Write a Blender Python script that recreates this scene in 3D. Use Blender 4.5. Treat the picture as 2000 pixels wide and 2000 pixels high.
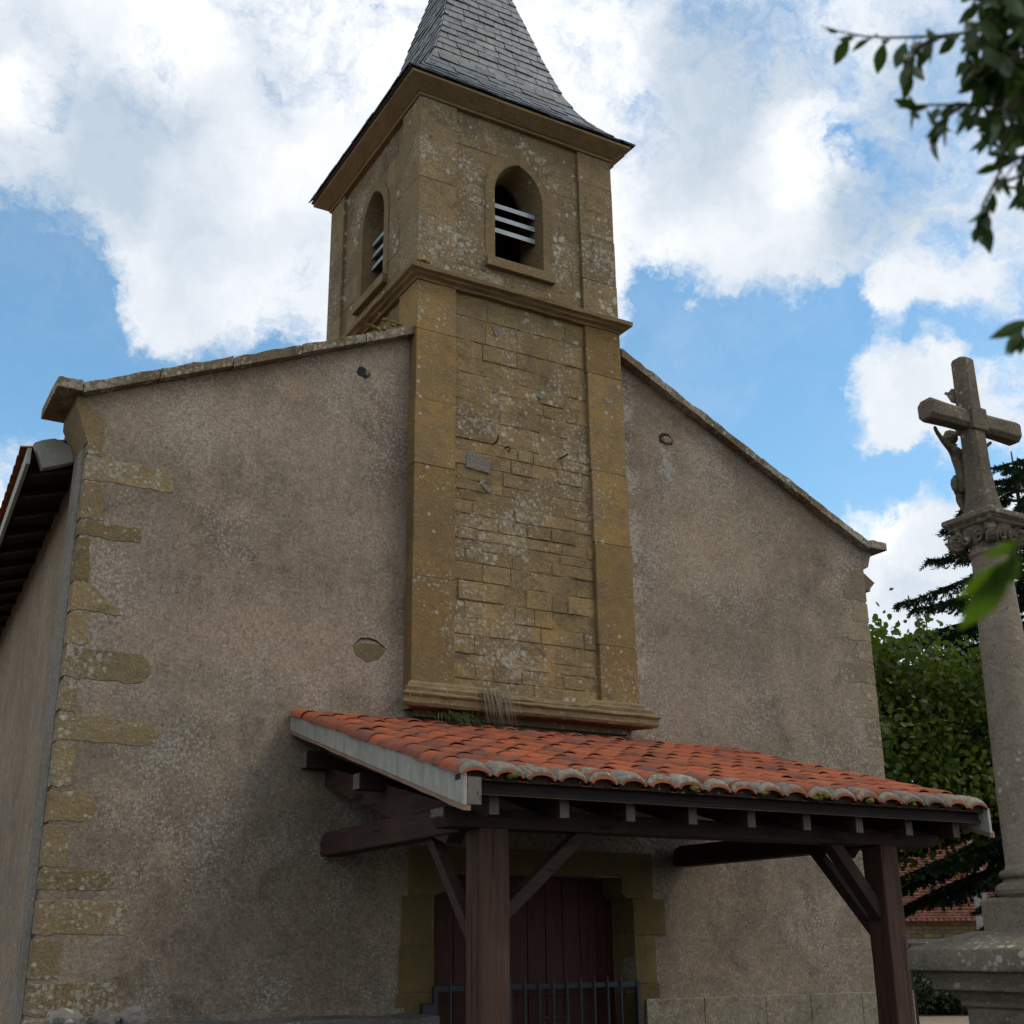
import bpy, bmesh, math, random
from math import sin, cos, pi, radians, sqrt
from mathutils import Vector, Matrix, noise as mnoise

# ------------------------------------------------------------------ clean start
for o in list(bpy.data.objects):
    bpy.data.objects.remove(o, do_unlink=True)
S = bpy.context.scene
COL = S.collection
R = random.Random(7)

# ------------------------------------------------------------------ camera
cam_d = bpy.data.cameras.new('camera'); cam = bpy.data.objects.new('camera', cam_d); COL.objects.link(cam)
r3 = Vector((0.87027, -0.49251, -0.00781)); u3 = Vector((-0.15155, -0.28281, 0.94713)); b3 = Vector((-0.46868, -0.82308, -0.32076))
M = Matrix((r3, u3, b3)).transposed().to_4x4(); M.translation = Vector((-3.30892, -8.64138, 1.68802))
cam.matrix_world = M
cam_d.sensor_width = 36; cam_d.sensor_fit = 'HORIZONTAL'; cam_d.lens = 36 * 2366.66 / 2000
cam_d.shift_x = 0.0111; cam_d.shift_y = 0.0227
cam_d.clip_start = 0.05; cam_d.clip_end = 2000
cam_d.dof.use_dof = True; cam_d.dof.focus_distance = 10.5; cam_d.dof.aperture_fstop = 5.6
S.camera = cam

# ------------------------------------------------------------------ exposure
S.view_settings.view_transform = 'Standard'; S.view_settings.look = 'None'
S.view_settings.exposure = 0.0; S.view_settings.gamma = 1.0
S.cycles.max_bounces = 6; S.cycles.diffuse_bounces = 3; S.cycles.transparent_max_bounces = 8

# ------------------------------------------------------------------ node helper
class NT:
    def __init__(s, tree):
        s.t = tree; s.N = tree.nodes; s.L = tree.links
    def put(s, sock, v):
        if v is None: return
        if isinstance(v, bpy.types.NodeSocket): s.L.new(v, sock)
        else:
            if sock.type == 'RGBA' and len(v) == 3: v = (*v, 1)
            sock.default_value = v
    def n(s, typ, ins=None, **props):
        nd = s.N.new('ShaderNode' + typ)
        for k, v in props.items(): setattr(nd, k, v)
        for k, v in (ins or {}).items(): s.put(nd.inputs[k], v)
        return nd
    def math(s, op, a, b=None, c=None, clamp=False):
        nd = s.n('Math', operation=op, use_clamp=clamp)
        s.put(nd.inputs[0], a); s.put(nd.inputs[1], b)
        if c is not None: s.put(nd.inputs[2], c)
        return nd.outputs[0]
    def noise(s, vec, scale, detail=4, rough=0.55, dist=0.0, color=False):
        nd = s.n('TexNoise', {'Vector': vec, 'Scale': scale, 'Detail': detail, 'Roughness': rough, 'Distortion': dist})
        return nd.outputs['Color' if color else 'Fac']
    def mr(s, v, a, b, c=0.0, d=1.0, smooth=True):
        nd = s.n('MapRange', interpolation_type='SMOOTHSTEP' if smooth else 'LINEAR')
        for i, x in enumerate((v, a, b, c, d)): s.put(nd.inputs[i], x)
        return nd.outputs[0]
    def mix(s, f, a, b, blend='MIX'):
        nd = s.n('Mix', data_type='RGBA', blend_type=blend, clamp_factor=True)
        s.put(nd.inputs[0], f); s.put(nd.inputs[6], a); s.put(nd.inputs[7], b)
        return nd.outputs[2]
    def mul(s, col, k): return s.mix(1.0, col, s.n('CombineColor', {0: k, 1: k, 2: k}).outputs[0], 'MULTIPLY')
    def vscale(s, vec, v3):
        nd = s.n('VectorMath', operation='MULTIPLY'); s.put(nd.inputs[0], vec); s.put(nd.inputs[1], v3); return nd.outputs[0]
    def vadd(s, a, b):
        nd = s.n('VectorMath', operation='ADD'); s.put(nd.inputs[0], a); s.put(nd.inputs[1], b); return nd.outputs[0]
    def spots(s, vec, scale, size, mask):
        """small round lichen spots: 1 inside a spot"""
        w = s.vadd(vec, s.vscale(s.noise(vec, scale * 1.3, 2, 0.5, 0, True), (0.5 / scale,) * 3))
        vo = s.n('TexVoronoi', {'Vector': w, 'Scale': scale, 'Randomness': 1.0})
        rad = s.math('MULTIPLY', mask, size)
        rad = s.math('MULTIPLY', rad, s.mr(s.n('SeparateColor', {0: vo.outputs['Color']}).outputs[0], 0.0, 1.0, 0.25, 1.25, False))
        return s.mr(s.math('SUBTRACT', rad, vo.outputs['Distance']), -0.03, 0.10)

# ------------------------------------------------------------------ sky: clear air plus broken cloud (real environment light)
W = bpy.data.worlds.new("World"); S.world = W; W.use_nodes = True
wt = NT(W.node_tree); W.node_tree.nodes.clear()
SUN_AZ, SUN_EL = 128.0, 52.0            # degrees, azimuth from +y towards +x
def sky():
    tc = wt.n('TexCoord').outputs['Generated']
    sk = wt.n('TexSky', sky_type='NISHITA', sun_disc=False, sun_elevation=radians(SUN_EL), sun_rotation=radians(SUN_AZ), air_density=1.0, dust_density=0.6, ozone_density=1.0)
    warp = wt.vscale(wt.vadd(wt.noise(tc, 11.0, 8, 0.66, 0, True), (-0.5, -0.5, -0.5)), (0.10, 0.10, 0.10))
    p = wt.vadd(tc, warp)
    def blobs(lst, start):
        acc = start
        for az, el, r, w in lst:
            c = (sin(radians(az)) * cos(radians(el)), cos(radians(az)) * cos(radians(el)), sin(radians(el)))
            d = wt.n('VectorMath', operation='DISTANCE'); wt.put(d.inputs[0], p); d.inputs[1].default_value = c
            m = wt.mr(d.outputs['Value'], 0.25 * radians(r), 1.25 * radians(r), w, 0.0)
            acc = wt.math('ADD', acc, m)
        return acc
    mask_l = [(5.4, 29.1, 3.7, -1), (5.8, 24.7, 5.8, -1.2), (8.8, 26.5, 3.4, -0.8), (12.9, 25.2, 2.5, -0.9), (18.6, 26.9, 2.1, -0.7), (10.7, 33.8, 1.0, -0.5), (15.7, 25.0, 3.5, -1), (39.5, 24.3, 6.2, -1.3), (44.0, 25.6, 4.4, -1.1), (46.0, 22.0, 3.0, -0.9), (37.9, 27.9, 2.8, -0.9), (44.7, 20.7, 4.2, -1.1), (47.7, 27.6, 2.0, -0.6), (47.2, 16.7, 1.4, -0.9), (49.4, 34.4, 0.9, -0.6), (48.6, 35.4, 0.6, -0.5), (52.6, 29.6, 1.6, -0.6), (48.2, 20.1, 2.5, -0.9), (53.3, 26.2, 1.6, -0.5), (51.7, 20.1, 2.5, -0.9), (46.1, 26.9, 2.8, -0.8), (37.5, 30.0, 1.4, -0.5), (22.8, 41.8, 0.7, -0.7), (48.3, 16.4, 2.5, 0.9), (47.7, 23.5, 2.3, 0.9), (51.4, 23.0, 2.6, 0.9), (50.6, 26.7, 1.4, -0.6), (52.4, 28.2, 1.8, 0.5), (49.9, 27.7, 1.4, 0.7), (39.6, 28.0, 0.8, 0.8), (50.0, 19.5, 1.0, 0.7), (43.7, 33.1, 4.6, 0.6), (14.1, 30.9, 4.4, 0.6), (11.9, 27.9, 2.5, 0.6)]
    shade_l = [(11.0, 35.7, 4.2, 0.9), (6.6, 34.1, 3.7, 0.6), (4.4, 38.2, 3.4, 0.5), (42.6, 38.8, 4.5, 0.9), (49.3, 31.8, 3.4, 0.8), (39.7, 35.0, 3.0, 0.6), (52.6, 37.0, 3.7, 0.5), (17.8, 38.9, 2.7, 0.5), (14.6, 31.8, 2.7, 0.4), (48.8, 15.2, 1.4, 0.5), (11.7, 39.0, 2.4, -0.9), (34.4, 41.2, 3.8, -1), (20.5, 41.0, 3.3, -0.8), (46.3, 34.9, 2.5, -1), (16.9, 29.8, 2.8, -0.5), (35.5, 33.3, 2.1, -0.8), (48.0, 18.0, 1.4, -1), (3.9, 37.1, 1.3, -0.7), (4.1, 35.9, 1.7, -0.7)]
    n1 = wt.noise(p, 13.0, 12, 0.66); n2 = wt.noise(tc, 1.6, 3, 0.5)
    base = wt.mr(n2, 0.35, 0.65, 0.55, 1.0)
    f = blobs(mask_l, base)
    f = wt.math('ADD', f, wt.math('MULTIPLY', wt.math('SUBTRACT', n1, 0.5), 2.6))
    f = wt.math('ADD', f, wt.math('MULTIPLY', wt.math('SUBTRACT', wt.noise(wt.vscale(p, (1, 1, 1.6)), 42.0, 8, 0.7), 0.5), 1.0))
    mask = wt.mr(f, -0.10, 1.0)
    # thin veil over the clear parts too
    mask = wt.math('MAXIMUM', mask, wt.mr(wt.noise(p, 6.0, 8, 0.62), 0.42, 0.78, 0.0, 0.20))
    sh = blobs(shade_l, wt.mr(wt.noise(p, 5.0, 6, 0.55), 0.3, 0.7, 0.05, 0.75))
    sh = wt.math('ADD', sh, wt.math('MULTIPLY', wt.math('SUBTRACT', wt.noise(p, 18.0, 8, 0.65), 0.5), 1.1))
    sh = wt.mr(sh, 0.0, 1.35, 0.0, 1.0, False)
    ccol = wt.mix(sh, (1.02, 1.04, 1.07), (0.56, 0.66, 0.77))
    skyc = wt.mix(1.0, sk.outputs[0], (0.86, 1.03, 0.98), 'MULTIPLY')
    hs = wt.n('HueSaturation', {'Saturation': 1.08, 'Value': 1.42, 'Color': skyc})
    b1 = wt.n('Background', {'Color': hs.outputs[0], 'Strength': 0.15}); b2 = wt.n('Background', {'Color': ccol, 'Strength': 1.0})
    mx = wt.n('MixShader', {0: mask, 1: b1.outputs[0], 2: b2.outputs[0]})
    wt.L.new(mx.outputs[0], wt.n('OutputWorld').inputs['Surface'])
sky()

# ------------------------------------------------------------------ sun (veiled by cloud)
sd = bpy.data.lights.new('sun', 'SUN'); sd.energy = 1.25; sd.angle = radians(22); sd.color = (1.0, 0.91, 0.77)
so = bpy.data.objects.new('sun', sd); COL.objects.link(so)
sv = Vector((sin(radians(SUN_AZ)) * cos(radians(SUN_EL)), cos(radians(SUN_AZ)) * cos(radians(SUN_EL)), sin(radians(SUN_EL))))
so.rotation_euler = sv.to_track_quat('Z', 'Y').to_euler(); so.location = (0, 0, 30)

# ------------------------------------------------------------------ materials
def material(name, rough=0.9, spec=0.25):
    m = bpy.data.materials.new(name); m.use_nodes = True
    t = NT(m.node_tree); t.N.clear()
    out = t.n('OutputMaterial'); bs = t.n('BsdfPrincipled', {'Roughness': rough, 'Specular IOR Level': spec})
    t.L.new(bs.outputs[0], out.inputs[0])
    t.bs = bs; t.out = out; t.co = t.n('TexCoord').outputs['Object']; t.m = m
    return t
def bump(t, h, strength=0.5, dist=0.01):
    b = t.n('Bump', {'Height': h, 'Strength': strength, 'Distance': dist}); t.L.new(b.outputs[0], t.bs.inputs['Normal'])
def color(t, c): t.put(t.bs.inputs['Base Color'], c)
def island(t): return t.math('FRACT', t.math('ADD', t.n('NewGeometry').outputs['Random Per Island'], t.n('ObjectInfo').outputs['Random']))
MAT = {}

def stucco(name, dark, light, pink, lich=1.0, streak=0.3, marks=()):
    t = material(name, 0.95, 0.15)
    big = t.noise(t.co, 0.75, 7, 0.62, 0.4); mid = t.noise(t.co, 3.1, 8, 0.66); fine = t.noise(t.co, 42, 6, 0.7); grit = t.noise(t.co, 140, 3, 0.6)
    c = t.mix(t.mr(big, 0.34, 0.66), dark, light)
    c = t.mix(t.mr(mid, 0.46, 0.74, 0.0, 0.8), c, pink)
    c = t.mix(t.math('MULTIPLY', t.mr(t.noise(t.co, 1.7, 9, 0.7, 0.8), 0.5, 0.72), 0.6), c, tuple(x * 0.55 for x in dark))
    wob = t.vadd(t.co, t.vscale(t.vadd(t.noise(t.co, 3.2, 8, 0.72, 0, True), (-.5, -.5, -.5)), (1.1, 0.0, 1.1)))
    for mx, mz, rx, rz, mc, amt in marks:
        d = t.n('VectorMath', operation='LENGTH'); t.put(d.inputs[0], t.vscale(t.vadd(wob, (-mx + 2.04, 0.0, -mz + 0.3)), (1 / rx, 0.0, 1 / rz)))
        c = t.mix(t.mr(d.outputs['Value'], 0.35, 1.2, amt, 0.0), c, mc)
    vs = t.noise(t.vscale(t.co, (5.0, 5.0, 0.42)), 1.3, 6, 0.6)
    c = t.mix(t.math('MULTIPLY', t.mr(vs, 0.52, 0.74), streak), c, (0.26, 0.245, 0.225))
    c = t.mul(c, t.mr(t.noise(t.co, 16, 6, 0.72), 0.3, 0.7, 0.74, 1.24, False)); c = t.mul(c, t.mr(fine, 0.3, 0.7, 0.55, 1.40, False)); c = t.mul(c, t.mr(grit, 0.25, 0.75, 0.62, 1.35, False))
    lm = t.math('MULTIPLY', t.mr(t.noise(t.co, 1.15, 5, 0.62), 0.36, 0.66, 0.2, 1.0), lich)
    ox = t.n('SeparateXYZ', {0: t.co}).outputs[0]
    lm = t.math('ADD', lm, t.math('MULTIPLY', t.mr(t.math('ABSOLUTE', t.math('SUBTRACT', ox, 0.97)), 0.02, 0.16, 0.8, 0.0), t.mr(mid, 0.4, 0.55)))
    sp = t.mr(t.noise(t.co, 34, 7, 0.78), t.math('SUBTRACT', 0.625, t.math('MULTIPLY', lm, 0.12)), t.math('SUBTRACT', 0.685, t.math('MULTIPLY', lm, 0.12)))
    c = t.mix(t.math('MULTIPLY', sp, 0.58 * min(1.0, lich * 1.2)), c, (0.37, 0.335, 0.29))
    pit = t.mr(t.noise(t.co, 70, 4, 0.7), 0.62, 0.72); c = t.mix(t.math('MULTIPLY', pit, 0.55), c, (0.07, 0.056, 0.045))
    s1 = t.spots(t.co, 44, 0.50, lm); s2 = t.spots(t.co, 17, 0.20, t.math('MULTIPLY', lm, t.mr(t.noise(t.co, 2.3, 3), 0.5, 0.62)))
    c = t.mix(t.math('MULTIPLY', s1, 0.55), c, (0.39, 0.355, 0.31)); c = t.mix(t.math('MULTIPLY', s2, 0.6), c, (0.40, 0.39, 0.36))
    color(t, c)
    bump(t, t.math('ADD', t.math('MULTIPLY', fine, 0.7), t.math('MULTIPLY', grit, 0.5)), 0.6, 0.012)
    return t.m
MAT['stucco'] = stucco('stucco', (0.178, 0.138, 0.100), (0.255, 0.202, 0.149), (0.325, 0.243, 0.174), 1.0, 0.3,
    [(0.15, 2.1, 0.75, 1.1, (0.15, 0.122, 0.082), 0.55), (-0.5, 3.9, 1.3, 0.35, (0.34, 0.25, 0.185), 0.5), (0.55, 3.75, 0.35, 0.4, (0.33, 0.255, 0.195), 0.5), (-0.9, 5.6, 1.2, 0.35, (0.34, 0.275, 0.20), 0.45), (0.4, 6.5, 0.5, 0.3, (0.33, 0.27, 0.20), 0.4),  # first mark paints the porch's soft shadow, with some damp, into the stucco
     (3.47, 6.02, 0.07, 0.33, (0.34, 0.335, 0.31), 0.7), (-1.35, 4.4, 0.3, 0.5, (0.25, 0.225, 0.195), 0.3), (-1.25, 3.3, 0.3, 0.35, (0.25, 0.225, 0.195), 0.3), (0.33, 2.6, 0.06, 0.7, (0.27, 0.26, 0.235), 0.5), (3.9, 5.3, 0.8, 0.6, (0.35, 0.27, 0.185), 0.45), (4.3, 4.4, 0.9, 0.5, (0.20, 0.165, 0.125), 0.4), (3.4, 1.9, 0.35, 0.5, (0.34, 0.27, 0.19), 0.4), (0.6, 2.0, 0.25, 0.4, (0.30, 0.24, 0.14), 0.35)])
MAT['side_stucco'] = stucco('side_stucco', (0.19, 0.146, 0.102), (0.255, 0.195, 0.137), (0.31, 0.225, 0.150), 0.0, 0.5)
MAT['plinth'] = stucco('plinth_render', (0.19, 0.16, 0.12), (0.25, 0.21, 0.155), (0.30, 0.24, 0.17), 0.5)
MAT['grey_render'] = stucco('grey_render', (0.165, 0.145, 0.115), (0.225, 0.20, 0.165), (0.20, 0.165, 0.12), 0.5, 0.9)

def stone(name, a, b, c3, lich=1.0, big_lich=0.6, crust=0.5, grain=1.0, rnd=0.5, marks=None):
    t = material(name, 0.92, 0.18)
    isl = island(t)
    off = t.vadd(t.co, t.n('CombineXYZ', {0: t.math('MULTIPLY', isl, 37.0), 1: t.math('MULTIPLY', isl, 11.0), 2: 0.0}).outputs[0])
    big = t.noise(off, 2.1, 6, 0.6, 0.5); fine = t.noise(t.co, 55, 6, 0.7); mid = t.noise(t.co, 9, 7, 0.68)
    c = t.mix(t.mr(big, 0.33, 0.67), a, b)
    c = t.mix(t.math('MULTIPLY', t.mr(mid, 0.46, 0.68), 0.55), c, c3)
    c = t.mul(c, t.mr(isl, 0.0, 1.0, 1.0 - 0.3 * rnd, 1.0 + 0.3 * rnd, False))
    cr = t.mr(t.noise(t.co, 4.2, 9, 0.72, 0.6), 0.52, 0.68)
    c = t.mix(t.math('MULTIPLY', cr, crust), c, (0.085, 0.070, 0.052))
    wob = t.vadd(t.co, t.vscale(t.vadd(t.noise(t.co, 7, 6, 0.7, 0, True), (-.5, -.5, -.5)), (0.45, 0.0, 0.45)))
    extra = None
    for mx, mz, rx, rz, mc, amt in (marks or ()):
        d = t.n('VectorMath', operation='LENGTH'); t.put(d.inputs[0], t.vscale(t.vadd(wob, (-mx + 2.04, 0.0, -mz + 0.3)), (1 / rx, 0.0, 1 / rz)))
        k = t.mr(d.outputs['Value'], 0.55, 1.15, amt, 0.0)
        if mc is None: k = t.math('MULTIPLY', k, t.mr(mid, 0.38, 0.62, 0.2, 1.0)); extra = k if extra is None else t.math('MAXIMUM', extra, k)
        else: c = t.mix(k, c, mc)
    c = t.mul(c, t.mr(fine, 0.25, 0.75, 1 - 0.35 * grain, 1 + 0.3 * grain, False))
    lm = t.math('MULTIPLY', t.mr(t.noise(t.co, 1.6, 5, 0.6), 0.38, 0.64, 0.2, 1.0), lich)
    if extra is not None: lm = t.math('ADD', lm, extra)
    sp = t.mr(t.noise(t.co, 30, 7, 0.78), t.math('SUBTRACT', 0.645, t.math('MULTIPLY', lm, 0.14)), t.math('SUBTRACT', 0.715, t.math('MULTIPLY', lm, 0.14)))
    c = t.mix(t.math('MULTIPLY', sp, 0.6 * min(1.0, lich)), c, (0.33, 0.30, 0.25))
    pit = t.mr(t.noise(t.co, 48, 5, 0.72), 0.60, 0.70); c = t.mix(t.math('MULTIPLY', pit, 0.6 * grain), c, (0.06, 0.046, 0.03))
    s1 = t.spots(t.co, 24, 0.44, lm)
    s2 = t.spots(t.co, 12, 0.36, t.math('MULTIPLY', t.mr(t.noise(t.co, 2.6, 3), 0.46, 0.62), big_lich))
    c = t.mix(t.math('MULTIPLY', s1, 0.65), c, (0.37, 0.34, 0.28)); c = t.mix(t.math('MULTIPLY', s2, 0.75), c, (0.43, 0.40, 0.33))
    color(t, c)
    bump(t, t.math('SUBTRACT', t.math('ADD', t.math('MULTIPLY', mid, 1.1 + 0.5 * grain), t.math('MULTIPLY', fine, 0.55)), t.math('MULTIPLY', pit, 0.5 * grain)), 0.7, 0.022)
    return t.m
MAT['ochre'] = stone('ochre_ashlar', (0.262, 0.163, 0.060), (0.205, 0.140, 0.068), (0.165, 0.120, 0.066), 0.85, 0.7, 0.4, 0.6, 0.6)
MAT['rubble'] = stone('tower_masonry', (0.262, 0.180, 0.082), (0.200, 0.142, 0.074), (0.165, 0.121, 0.072), 1.05, 0.9, 0.6, 1.0, 0.5, [(1.42, 4.28, 0.13, 0.11, (0.34, 0.215, 0.085), 0.55), (1.98, 4.22, 0.17, 0.16, (0.34, 0.215, 0.085), 0.6), (2.02, 3.92, 0.10, 0.20, (0.35, 0.22, 0.085), 0.6), (1.72, 5.0, 0.12, 1.3, None, 0.35), (1.60, 3.85, 0.42, 0.16, None, 0.55), (1.45, 4.22, 0.3, 0.12, None, 0.4), (1.75, 6.05, 0.3, 0.35, None, 0.3), (1.5, 7.5, 0.06, 0.04, (0.36, 0.28, 0.18), 0.7)])
MAT['belfry'] = stone('belfry_stone', (0.238, 0.168, 0.084), (0.185, 0.136, 0.078), (0.155, 0.120, 0.078), 1.15, 1.1, 0.7, 1.2, 0.45, [(1.25, 8.75, 0.25, 0.35, None, 0.5), (2.3, 8.6, 0.25, 0.3, None, 0.5), (1.75, 9.05, 0.6, 0.10, None, 0.4), (1.5, 7.5, 0.06, 0.04, (0.36, 0.28, 0.18), 0.7)])
MAT['mortar'] = stone('old_mortar', (0.15, 0.112, 0.066), (0.12, 0.09, 0.056), (0.10, 0.078, 0.05), 0.8, 0.3, 0.5)
MAT['trim'] = stone('moulded_stone', (0.225, 0.158, 0.076), (0.175, 0.126, 0.066), (0.145, 0.106, 0.058), 0.6, 0.5, 0.4, 0.8, 0.3)
MAT['cornice'] = stone('cornice_stone', (0.225, 0.158, 0.073), (0.19, 0.137, 0.068), (0.14, 0.104, 0.055), 0.1, 0.1, 0.25, 0.5, 0.6)
MAT['coping'] = stone('coping_stone', (0.19, 0.14, 0.08), (0.14, 0.105, 0.062), (0.19, 0.165, 0.115), 1.6, 1.3, 0.6, 1.0, 0.5)
MAT['quoin'] = stone('quoin_stone', (0.225, 0.158, 0.074), (0.185, 0.138, 0.074), (0.185, 0.150, 0.10), 1.2, 1.0, 0.55, 1.0, 0.9)
MAT['jamb'] = stone('door_jamb_stone', (0.185, 0.125, 0.045), (0.14, 0.10, 0.045), (0.12, 0.09, 0.05), 0.2, 0.15, 0.35, 0.7, 0.5)
MAT['cross'] = stone('cross_stone', (0.170, 0.137, 0.098), (0.128, 0.105, 0.075), (0.10, 0.08, 0.055), 0.9, 0.9, 0.5, 1.0, 0.1)
MAT['column'] = stone('column_stone', (0.265, 0.215, 0.158), (0.215, 0.172, 0.125), (0.16, 0.128, 0.092), 0.6, 0.7, 0.35, 0.8, 0.1)
MAT['pedestal'] = stone('pedestal_stone', (0.185, 0.158, 0.113), (0.145, 0.125, 0.09), (0.11, 0.092, 0.064), 0.7, 0.9, 0.45, 1.0, 0.1)
MAT['grey_stone'] = stone('grey_field_stone', (0.19, 0.172, 0.15), (0.14, 0.128, 0.113), (0.10, 0.09, 0.08), 0.9, 0.9, 0.5, 1.0, 0.5)
MAT['quoin_pale'] = stone('worn_quoin_stone', (0.25, 0.195, 0.125), (0.205, 0.162, 0.11), (0.24, 0.195, 0.13), 1.2, 0.9, 0.4, 1.0, 0.6)
MAT['cement'] = stone('cement', (0.205, 0.185, 0.150), (0.175, 0.158, 0.128), (0.16, 0.14, 0.11), 0.7, 0.4, 0.25, 0.8, 0.1)
MAT['eave_mortar'] = stone('lichened_cement', (0.25, 0.22, 0.18), (0.19, 0.165, 0.13), (0.13, 0.115, 0.09), 1.0, 0.7, 0.4, 1.0, 0.5)

def slate():
    t = material('slate', 0.42, 0.5)
    isl = island(t)
    c = t.mix(isl, (0.042, 0.055, 0.070), (0.086, 0.104, 0.124))
    c = t.mix(t.mr(t.noise(t.co, 24, 6, 0.65), 0.5, 0.72, 0, 0.8), c, (0.10, 0.09, 0.07))
    c = t.mix(t.mr(t.noise(t.co, 2.2, 6, 0.65), 0.5, 0.7, 0, 0.55), c, (0.115, 0.10, 0.065))
    c = t.mix(t.math('MULTIPLY', t.spots(t.co, 34, 0.25, t.mr(t.noise(t.co, 2.0), 0.42, 0.6)), 0.5), c, (0.26, 0.25, 0.20))
    color(t, c); bump(t, t.noise(t.vscale(t.co, (1, 1, 3)), 30, 6, 0.6), 0.35, 0.006)
    t.put(t.bs.inputs['Roughness'], t.mr(t.noise(t.co, 14, 4), 0.3, 0.7, 0.34, 0.62))
    return t.m
MAT['slate'] = slate()
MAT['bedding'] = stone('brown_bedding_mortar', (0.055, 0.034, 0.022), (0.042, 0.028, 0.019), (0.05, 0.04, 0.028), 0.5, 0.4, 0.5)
def terracotta():
    t = material('canal_tile', 0.85, 0.2)
    isl = island(t)
    rp = t.n('ValToRGB', {0: isl}); e = rp.color_ramp.elements
    e[0].position = 0; e[0].color = (0.23, 0.070, 0.034, 1); e[1].position = 1; e[1].color = (0.37, 0.105, 0.045, 1)
    for p, c in ((0.25, (0.31, 0.080, 0.034, 1)), (0.45, (0.39, 0.098, 0.036, 1)), (0.62, (0.19, 0.066, 0.042, 1)), (0.8, (0.33, 0.082, 0.034, 1)), (0.9, (0.13, 0.058, 0.044, 1))):
        x = e.new(p); x.color = c
    c = rp.outputs[0]
    fine = t.noise(t.co, 60, 5, 0.7)
    off = t.vadd(t.co, t.n('CombineXYZ', {0: t.math('MULTIPLY', isl, 9.0)}).outputs[0])
    c = t.mix(t.mr(t.noise(off, 6, 7, 0.7), 0.48, 0.68, 0, 0.7), c, (0.10, 0.056, 0.045))
    c = t.mix(t.math('MULTIPLY', t.mr(t.noise(off, 13, 6, 0.7), 0.55, 0.70, 0, 1), 0.6), c, (0.22, 0.18, 0.145))
    c = t.mix(t.mr(t.noise(t.co, 4, 6, 0.7), 0.62, 0.75, 0, 0.55), c, (0.30, 0.17, 0.035))
    c = t.mul(c, t.mr(fine, 0.25, 0.75, 0.75, 1.2, False))
    color(t, c); bump(t, fine, 0.4, 0.006)
    return t.m
MAT['tile'] = terracotta()
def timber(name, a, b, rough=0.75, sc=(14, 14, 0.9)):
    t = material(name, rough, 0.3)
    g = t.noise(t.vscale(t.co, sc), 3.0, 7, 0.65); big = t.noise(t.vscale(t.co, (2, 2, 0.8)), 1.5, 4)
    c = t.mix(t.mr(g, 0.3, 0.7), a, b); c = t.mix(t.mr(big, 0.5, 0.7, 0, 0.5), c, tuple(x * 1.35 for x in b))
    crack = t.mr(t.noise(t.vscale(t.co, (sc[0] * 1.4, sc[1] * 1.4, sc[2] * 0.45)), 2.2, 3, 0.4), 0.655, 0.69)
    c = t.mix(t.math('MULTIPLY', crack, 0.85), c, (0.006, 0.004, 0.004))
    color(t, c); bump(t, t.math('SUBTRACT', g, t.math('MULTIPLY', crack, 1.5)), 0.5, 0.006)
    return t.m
MAT['timber_post'] = timber('stained_timber_upright', (0.038, 0.018, 0.0115), (0.072, 0.035, 0.022))
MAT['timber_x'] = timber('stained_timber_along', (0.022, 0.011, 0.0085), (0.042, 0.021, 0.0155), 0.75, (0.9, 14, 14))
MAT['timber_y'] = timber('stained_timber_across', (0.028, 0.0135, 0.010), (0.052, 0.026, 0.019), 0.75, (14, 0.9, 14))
MAT['end_grain'] = timber('weathered_end_grain', (0.10, 0.083, 0.068), (0.14, 0.118, 0.098), 0.85, (20, 20, 12))
MAT['door'] = timber('red_brown_door_paint', (0.042, 0.0095, 0.007), (0.062, 0.014, 0.010), 0.6)
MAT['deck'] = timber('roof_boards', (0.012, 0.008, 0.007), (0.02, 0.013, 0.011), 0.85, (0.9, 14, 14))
def plain(name, a, b, rough, sc=8.0, spec=0.3, streak=None):
    t = material(name, rough, spec)
    n = t.noise(t.co, sc, 6, 0.65) if not streak else t.noise(t.vscale(t.co, streak), sc, 6, 0.6)
    c = t.mix(t.mr(n, 0.3, 0.7), a, b); c = t.mul(c, t.mr(t.noise(t.co, sc * 9, 4, 0.6), 0.25, 0.75, 0.85, 1.12, False))
    color(t, c); bump(t, t.noise(t.co, sc * 6, 4), 0.2, 0.004)
    return t.m
MAT['barge'] = plain('pale_barge_paint', (0.25, 0.24, 0.205), (0.35, 0.34, 0.295), 0.7, 2.5, 0.3, (6, 6, 1.0))
MAT['batten'] = plain('weathered_batten', (0.20, 0.12, 0.08), (0.27, 0.17, 0.12), 0.85, 6)
MAT['louvre'] = plain('pale_blue_louvre_paint', (0.20, 0.245, 0.27), (0.27, 0.32, 0.345), 0.5, 6)
MAT['louvre_under'] = plain('louvre_underside', (0.15, 0.13, 0.14), (0.19, 0.165, 0.175), 0.8, 6)
MAT['iron'] = plain('dark_painted_iron', (0.014, 0.019, 0.022), (0.022, 0.028, 0.032), 0.55, 12, 0.4)
MAT['rust'] = plain('rusty_iron', (0.05, 0.026, 0.016), (0.09, 0.04, 0.022), 0.9, 20)
MAT['concrete'] = plain('weathered_concrete', (0.21, 0.205, 0.195), (0.27, 0.26, 0.245), 0.9, 4)
MAT['zinc'] = plain('zinc_gutter', (0.22, 0.22, 0.22), (0.30, 0.30, 0.30), 0.5, 4, 0.5)
MAT['bark'] = plain('bark', (0.045, 0.035, 0.025), (0.085, 0.066, 0.048), 0.95, 7, 0.2, (6, 6, 1))
MAT['twig'] = plain('green_brown_twig', (0.05, 0.045, 0.02), (0.09, 0.075, 0.035), 0.8, 20)
MAT['moss'] = plain('yellow_moss', (0.20, 0.135, 0.018), (0.13, 0.11, 0.02), 0.95, 30)
MAT['green_moss'] = plain('green_moss', (0.09, 0.10, 0.02), (0.14, 0.12, 0.025), 0.95, 30)
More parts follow.
